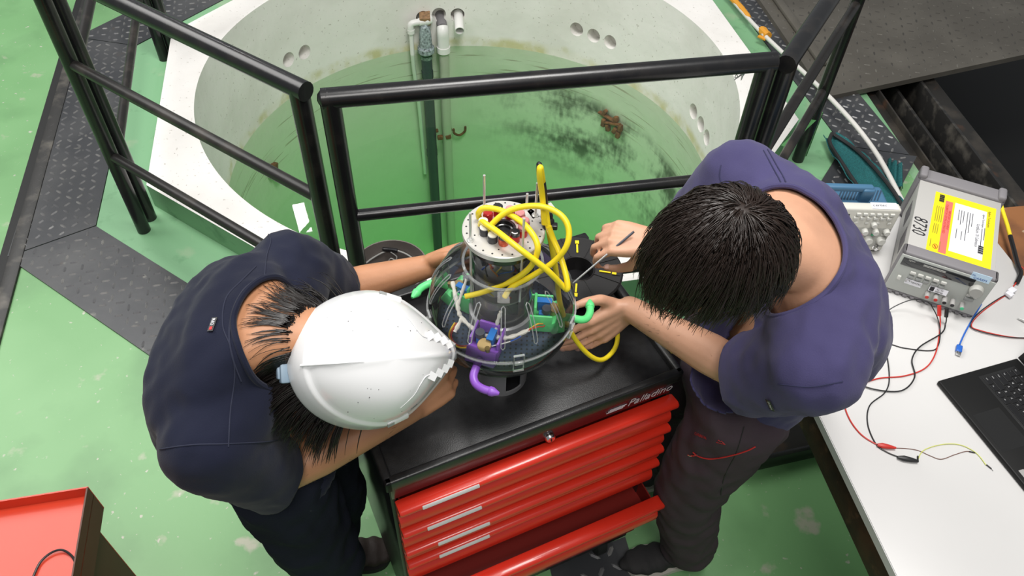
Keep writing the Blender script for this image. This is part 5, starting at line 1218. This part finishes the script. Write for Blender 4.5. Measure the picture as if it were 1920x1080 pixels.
for sgn in (-1, 1):                                           # stepped vents either side of the front, raised side panels and slots
    for i in range(4):
        a = sgn * rad(36 - i * 7.5); t = .66 - .08 * i
        p, n_ = hpt(a, t, .001); fx_ = (hpt(a, t + .02)[0] - p).normalized(); sd_ = n_.cross(fx_)
        b = B(); R3 = M((fx_, sd_, n_)).transposed()
        vs = [p + R3 @ V(c) for c in ((-.009, -.007, -.003), (.012, -.007, -.003), (.012, .007, -.003), (-.009, .007, -.003), (-.009, -.0065, .0042), (-.009, .0065, .0042))]
        b.faces(vs, [(0, 1, 2, 3), (0, 4, 5, 3), (4, 1, 2, 5), (0, 1, 4), (3, 2, 5)]); b.out('vent_hood', 'helmet_white', hm, smooth=False)
    pts = [hpt(sgn * rad(a_), t_, .0008)[0] for a_, t_ in ((36, .68), (42, .71), (52, .70), (66, .64), (82, .56))]
    b = B(); b.tube(spline(pts, 6), [.0010 - .0007 * i / 24 for i in range(25)], 8); b.out('panel_ridge', 'helmet_white', hm)
    p, n_ = hpt(sgn * rad(78), .26, -.0015); fx_ = (hpt(sgn * rad(74), .26)[0] - p).normalized(); sd_ = n_.cross(fx_)
    b = B(); b.box(p, (.040, .014, .008), M((fx_, sd_, n_)).transposed(), .003); ac = b.out('accessory_slot', 'helmet_white', hm)
    b = B(); b.box(p - fx_ * .014 + n_ * .0015, (.012, .008, .006), M((fx_, sd_, n_)).transposed()); b.out('slot_opening', 'btn_dark', ac)
b = B(); b.tube(spline([hpt(pi, t_, .0015)[0] for t_ in (.27, .4, .55, .7, .82)], 5), [.0022 - .0018 * i / 20 for i in range(21)], 8); b.out('crown_ridge', 'helmet_white', hm)
p, n_ = hpt(pi - .06, .0, .0); bk = -fh
b = B(); b.box(p + bk * .002 - uh * .008, (.018, .042, .020), RH, .004); b.box(p + bk * .009 - uh * .010, (.012, .028, .014), RH, .003); b.out('adjuster', 'helmet_grey', hm)
b = B(); b.box(p + bk * .004 - sh * .026 * (1 if sh.y < 0 else -1) - uh * .008, (.012, .010, .018), RH, .002); b.out('clip', 'helmet_white', hm)
random.seed(5); b = B()
for i in range(26): p, n_ = hpt(random.uniform(-2.4, 2.4), random.uniform(.3, .8), .0002); b.ball(p, random.uniform(.0004, .0011), n=6)
b.out('scuffs', 'mark', hm)['kind'] = 'stuff'
b = B(); w0 = rad(62)
b.tube(spline([hpt(w0 + i * .014, .40 + .012 * sin(i * 2.1), .0003)[0] for i in range(9)], 3), .0004, 5); b.out('pen_mark', 'mark', hm)

# hair escaping under the helmet's back edge
def genA(i, seg):
    a = pi + random.gauss(0, .5); lk = math.floor(random.uniform(0, 26)); random_l = noise.noise(V((lk * 1.7, 3, 1)))
    if i % 3: a = pi + (lk / 26 - .5) * 2.3 + random.uniform(-.035, .035)
    p = HC + RH @ (hsurf(a, 0) * .95 - V((0, 0, random.uniform(.0, .018)))); P = []
    d = (RH @ V((cos(a) * 1.0, sin(a) * .9 + random_l * .8, -.15)) + V((-.1, 0, -.15))).normalized(); L_ = random.uniform(.045, .085) + .05 * abs(random_l)
    for j in range(seg + 1):
        P.append(p.copy()); d = (d + V((0, random_l * .22, -.13)) + V((random.uniform(-.07, .07), random.uniform(-.09, .09), random.uniform(-.04, .05)))).normalized(); p = p + d * (L_ / seg)
        hh, nn, _, dist = skin_t.find_nearest(p)
        if hh and dist < .04 and (p - hh).dot(nn) < .003: p = hh + nn * .003
    return P
skin_t = bvh(pa)
strands('hair_locks', 'hair_dark', pa, 1000, genA, 3, .0009)

# ---------------------------------------------------------------- worker B: violet shirt, facing left
B_ = dict(hipL=V((.520, .985, .885)), kneL=V((.478, .995, .49)), ankL=V((.560, 1.025, .10)), hipR=V((.505, 1.165, .885)), kneR=V((.445, 1.28, .49)), ankR=V((.54, 1.30, .10)),
          shL=V((.520, .812, 1.285)), elL=V((.468, .925, 1.095)), wrL=at(1180, 578, 1.09), shR=V((.445, 1.228, 1.33)), elR=V((.385, 1.275, 1.125)), wrR=at(1228, 454, 1.235))
side = (-.18, 1, .06)
spB = [((.520, 1.075, .86), .166, .114), ((.550, 1.075, .97), .164, .116), ((.588, 1.065, 1.08), .176, .121), ((.592, 1.052, 1.20), .203, .124), ((.550, 1.030, 1.295), .213, .106), ((.505, 1.005, 1.36), .163, .082), ((.465, .975, 1.395), .090, .066), ((.420, .945, 1.415), .060, .058), ((.37, .925, 1.425), .058, .058)]
b = B(); loft(b, [(c, w - .012, d - .012) for c, w, d in spB[:5]] + [(c, w - .008, d - .008) for c, w, d in spB[5:]], side)
limb(b, [(B_['shL'], .055), (B_['shL'].lerp(B_['elL'], .5), .050), (B_['elL'], .040), (B_['elL'].lerp(B_['wrL'], .3), .043), (B_['wrL'], .027)]); limb(b, [(B_['shR'], .055), (B_['elR'], .040), (B_['elR'].lerp(B_['wrR'], .3), .041), (B_['wrR'], .027)])
for s in 'RL': limb(b, [(B_['hip' + s], .075), (B_['kne' + s], .050), (B_['ank' + s], .036)])
hcB = V((.333, .900, 1.460)); fB = V((-.88, -.05, -.47)); qB, RmB = head(b, hcB, fB, V((-.47, .0, .88)))
nails = []
hand(b, B_['wrR'], (-.82, .10, -.02), (-.15, .30, -.9), 1, [(.75, .75, .4), (.75, .8, .45), (.70, .85, .5), (.65, .85, .5)], [(.45, .35, .75), (.75, -.05, .6), (.85, -.15, .4)], .06, .96, nails)
hand(b, B_['wrL'], (-.78, -.38, -.46), (-.30, .85, -.2), -1, [(.10, .25, .2), (.12, .3, .2), (.15, .3, .2), (.2, .35, .2)], [(.40, .92, -.15), (.78, .62, -.10), (.93, .35, .0)], .06, 1.0, nails)
pb = fuse('person', b, 'skin_b', None, .0042, 7)
tag(pb, 'person in a violet shirt holding a thin screwdriver at the right of the robot', 'person')
put_nails(nails, pb); eyes(qB, RmB, pb)
b = B(); loft(b, spB, side)
limb(b, [(V((.56, .96, 1.30)), .10), (B_['shL'], .082), (B_['shL'].lerp(B_['elL'], .55), .080), (B_['shL'].lerp(B_['elL'], 1.25), .080)], 18); limb(b, [(V((.52, 1.10, 1.33)), .10), (B_['shR'], .080), (B_['shR'].lerp(B_['elR'], .5), .076), (B_['shR'].lerp(B_['elR'], 1.1), .072)], 18)
axL = (B_['elL'] - B_['shL']).normalized(); axR = (B_['elR'] - B_['shR']).normalized(); cL = B_['shL'].lerp(B_['elL'], .95); cR = B_['shR'].lerp(B_['elR'], .8)
nkB = V((.497, 1.005, 1.395)); nB = V((-.80, -.25, .32))
sB = fuse('shirt', b, 'shirt_violet', pb, .008, 7,   .0065, (19, 15, 13), [(cL, axL + V((-.45, .25, 0)), .125), (cR, axR, .11), (V((.520, 1.075, .885)), (0, 0, -1), .30)], thick=.004, neck=[(V((.44, .98, 1.40)), .125, 1)])
collar(sB, 'shirt_violet')
b = B(); b.ball((.515, 1.075, .885), 1, (.112, .165, .10), None, 20)
for s in 'RL': limb(b, [(B_['hip' + s], .102), (B_['hip' + s].lerp(B_['kne' + s], .5), .092), (B_['kne' + s], .080), (B_['kne' + s].lerp(B_['ank' + s], .5), .080), (B_['ank' + s], .074)], 18)
def knee(c, n_):
    for s in 'LR':
        kp = B_['kne' + s]
        if abs(c.y - kp.y) < .11 and .375 < c.z < .535 and n_.x < .35: return 1
    return 0
tB = fuse('trousers', b, None, pb, .008, 7, .014, (12, 12, 10), [(B_['ank' + s] + V((0, 0, -.02)), (0, 0, -1), .13) for s in 'RL'], mats=['trousers_plum', 'knee_grey'], thick=.003, matfn=knee)
shoe('shoe', B_['ankL'], (.385, .985), 'shoe_dark', 'sole_pale', pb, 'lace', .10, .050); shoe('shoe', B_['ankR'], (.375, 1.27), 'shoe_dark', 'sole_pale', pb, 'lace', .10, .050)
tr_ = bvh(sB); fu = lambda L_: [(1180 + x / 2.348, 260 + y / 2.348) for x, y in L_]
seam('shoulder_seam', tr_, fu([(590, 52), (650, 160), (705, 258), (780, 292), (862, 378), (905, 480), (910, 580), (868, 690), (836, 770), (830, 900), (832, 1070)]), 'seam_violet', sB, .0011)
seam('shoulder_seam', tr_, fu([(608, 48), (670, 155), (724, 250), (798, 282), (880, 366), (926, 480), (930, 585), (886, 700), (856, 775), (850, 900), (852, 1070)]), 'seam_violet', sB, .0011)
seam('sleeve_seam', tr_, [(1352, 310), (1350, 330), (1356, 350)], 'seam_violet', sB, .0011); seam('sleeve_seam', tr_, [(1460, 720), (1520, 725), (1580, 715)], 'seam_violet', sB, .0011)
h, nrm = onto(tr_, 1446, 758)
if h:
    x = (onto(tr_, 1450, 768)[0] - onto(tr_, 1441, 748)[0]).normalized(); y = nrm.cross(x); b = B(); b.box(h + nrm * .003, (.030, .011, .001), M((x, y, nrm)).transposed(), .0004); lb = b.out('sleeve_patch', 'patch_black', sB)
    b = B()
    for i in range(6): b.box(h + nrm * .0037 + x * (-.010 + .004 * i), (.0012, .0045 - .001 * (i % 2), .0003), M((x, y, nrm)).transposed() @ M.Rotation(.3, 3, 'Z'))
    b.out('patch_print', 'btn_light', lb)['kind'] = 'stuff'
tr_ = bvh(tB)
if onto(tr_, 1307, 814)[0] and onto(tr_, 1350, 828)[0]:
    stick('lettering', 'CARRION', .0100, 'embroidery_red', tB, tr_, 1304, 815, 1335, 828, .95)
    h, nrm = onto(tr_, 1352, 828); x = (h - onto(tr_, 1336, 824)[0]).normalized(); y = nrm.cross(x)
    b = B(); b.tube([h + nrm * .003 + x * u + y * v for u, v in ((-.012, -.003), (-.004, .005), (0, .001), (.003, .004), (.011, -.003))], .0007, 5, closed=True); b.out('mountain_emblem', 'embroidery_red', tB)
    seam('pocket_zip', tr_, [(1300, 848), (1312, 856), (1335, 860), (1370, 854), (1400, 845), (1416, 837)], 'embroidery_red', tB, .0016, .001)
    seam('zip_pull', tr_, [(1291, 852), (1297, 854), (1308, 852)], 'chrome', tB, .0018, .002)
    seam('trouser_seam', tr_, [(1395, 800), (1380, 850), (1355, 905), (1345, 1000)], 'shoe_dark', tB, .001)
# hair of worker B: combed out of a crown whorl, fringe falling forward
whorl = qB(-.055, -.012, .085); upB = V((-.47, 0, .88)).normalized(); fBn = fB.normalized(); sdB = fBn.cross(upB)
b = B(); b.ball(hcB + upB * .002, 1, (.105, .086, .099), RmB, 28); b.ball(qB(.035, 0, .045), 1, (.062, .070, .045), RmB, 18); b.ball(qB(-.045, 0, -.03), 1, (.062, .070, .055), RmB, 18); b.out('hair', 'hair_brown', pb)
def genB(i, seg):
    while True:
        th = math.acos(random.uniform(-.35, 1)); ph = random.uniform(0, 2 * pi); n_ = V((sin(th) * cos(ph), sin(th) * sin(ph), cos(th)))
        if n_.x > .45 and n_.z < -.15: continue
        break
    p = hcB + RmB @ V((n_.x * .105, n_.y * .086, n_.z * .099)); nw = (RmB @ n_).normalized(); fr = p - whorl
    d = (fr - nw * fr.dot(nw)).normalized(); swirl = nw.cross(d); w3 = p * 38; d = (d + swirl * .5 * max(0, 1 - fr.length / .10) + fBn * .35 + (noise.noise_vector(w3) * .45 + noise.noise_vector(p * 90) * .25)).normalized()
    front = max(0, n_.x); L_ = random.uniform(.045, .080) + .035 * front; P = []; cur = random.uniform(-.12, .12)
    p = p + nw * random.uniform(.0, .004)
    for j in range(seg + 1):
        P.append(p.copy()); q = p + d * (L_ / seg); loc = RmB.transposed() @ (q - hcB); e = V((loc.x / .108, loc.y / .089, loc.z / .102)); l = e.length
        if l < 1.03: q = q + (RmB @ V((loc.x, loc.y, loc.z))).normalized() * (1.03 - l) * .1
        elif j > 0: q = q + V((0, 0, -.0010)) - (q - hcB).normalized() * .0012
        d = ((q - p).normalized() + V((random.uniform(-.06, .06), random.uniform(-.06, .06) + cur * .5, random.uniform(-.05, .05))) + V((0, 0, -.10 * j / seg))).normalized(); p = q
    return P
strands('hair_locks', 'hair_brown', pb, 5200, genB, 11, .0010)
# forearm hair
def arm_hair(name, P0, P1, r0, r1, parent, seed, N=160):
    ax = (P1 - P0); L_ = ax.length; a_ = ax.normalized(); u = a_.orthogonal().normalized(); w = a_.cross(u)
    def g(i, seg):
        t = random.uniform(.05, .85); an = random.uniform(0, 2 * pi); rd = u * cos(an) + w * sin(an); r = r0 + (r1 - r0) * t; p = P0 + ax * t + rd * r * .97
        d = (a_ * .9 + rd * .28 + (u * random.uniform(-.5, .5) + w * random.uniform(-.5, .5))).normalized(); return [p, p + d * .006, p + d * .012 - rd * .0015]
    return strands(name, 'body_hair', parent, N, g, seed, .00022, 2)
arm_hair('forearm_hair', B_['elL'], B_['wrL'], .043, .028, pb, 21, 260); arm_hair('forearm_hair', A_['elR'], A_['wrR'], .042, .028, pa, 22, 260)
# screwdriver
t0_, t1_ = at(1189, 434, 1.262), at(1074, 531, 1.165)
sd = root('screwdriver', 'thin steel screwdriver held over the sphere by the right worker', 'screwdriver')
dv = (t1_ - t0_); b = B(); b.tube([t0_, t0_ + dv * .03, t0_ + dv * .30], [.0022, .0026, .0025], 10); b.out('handle', 'servo_dark', sd)
b = B(); b.tube([t0_ + dv * .30, t0_ + dv * .95, t1_], [.0020, .0018, .0010], 10); b.out('shaft', 'alu_dark', sd)
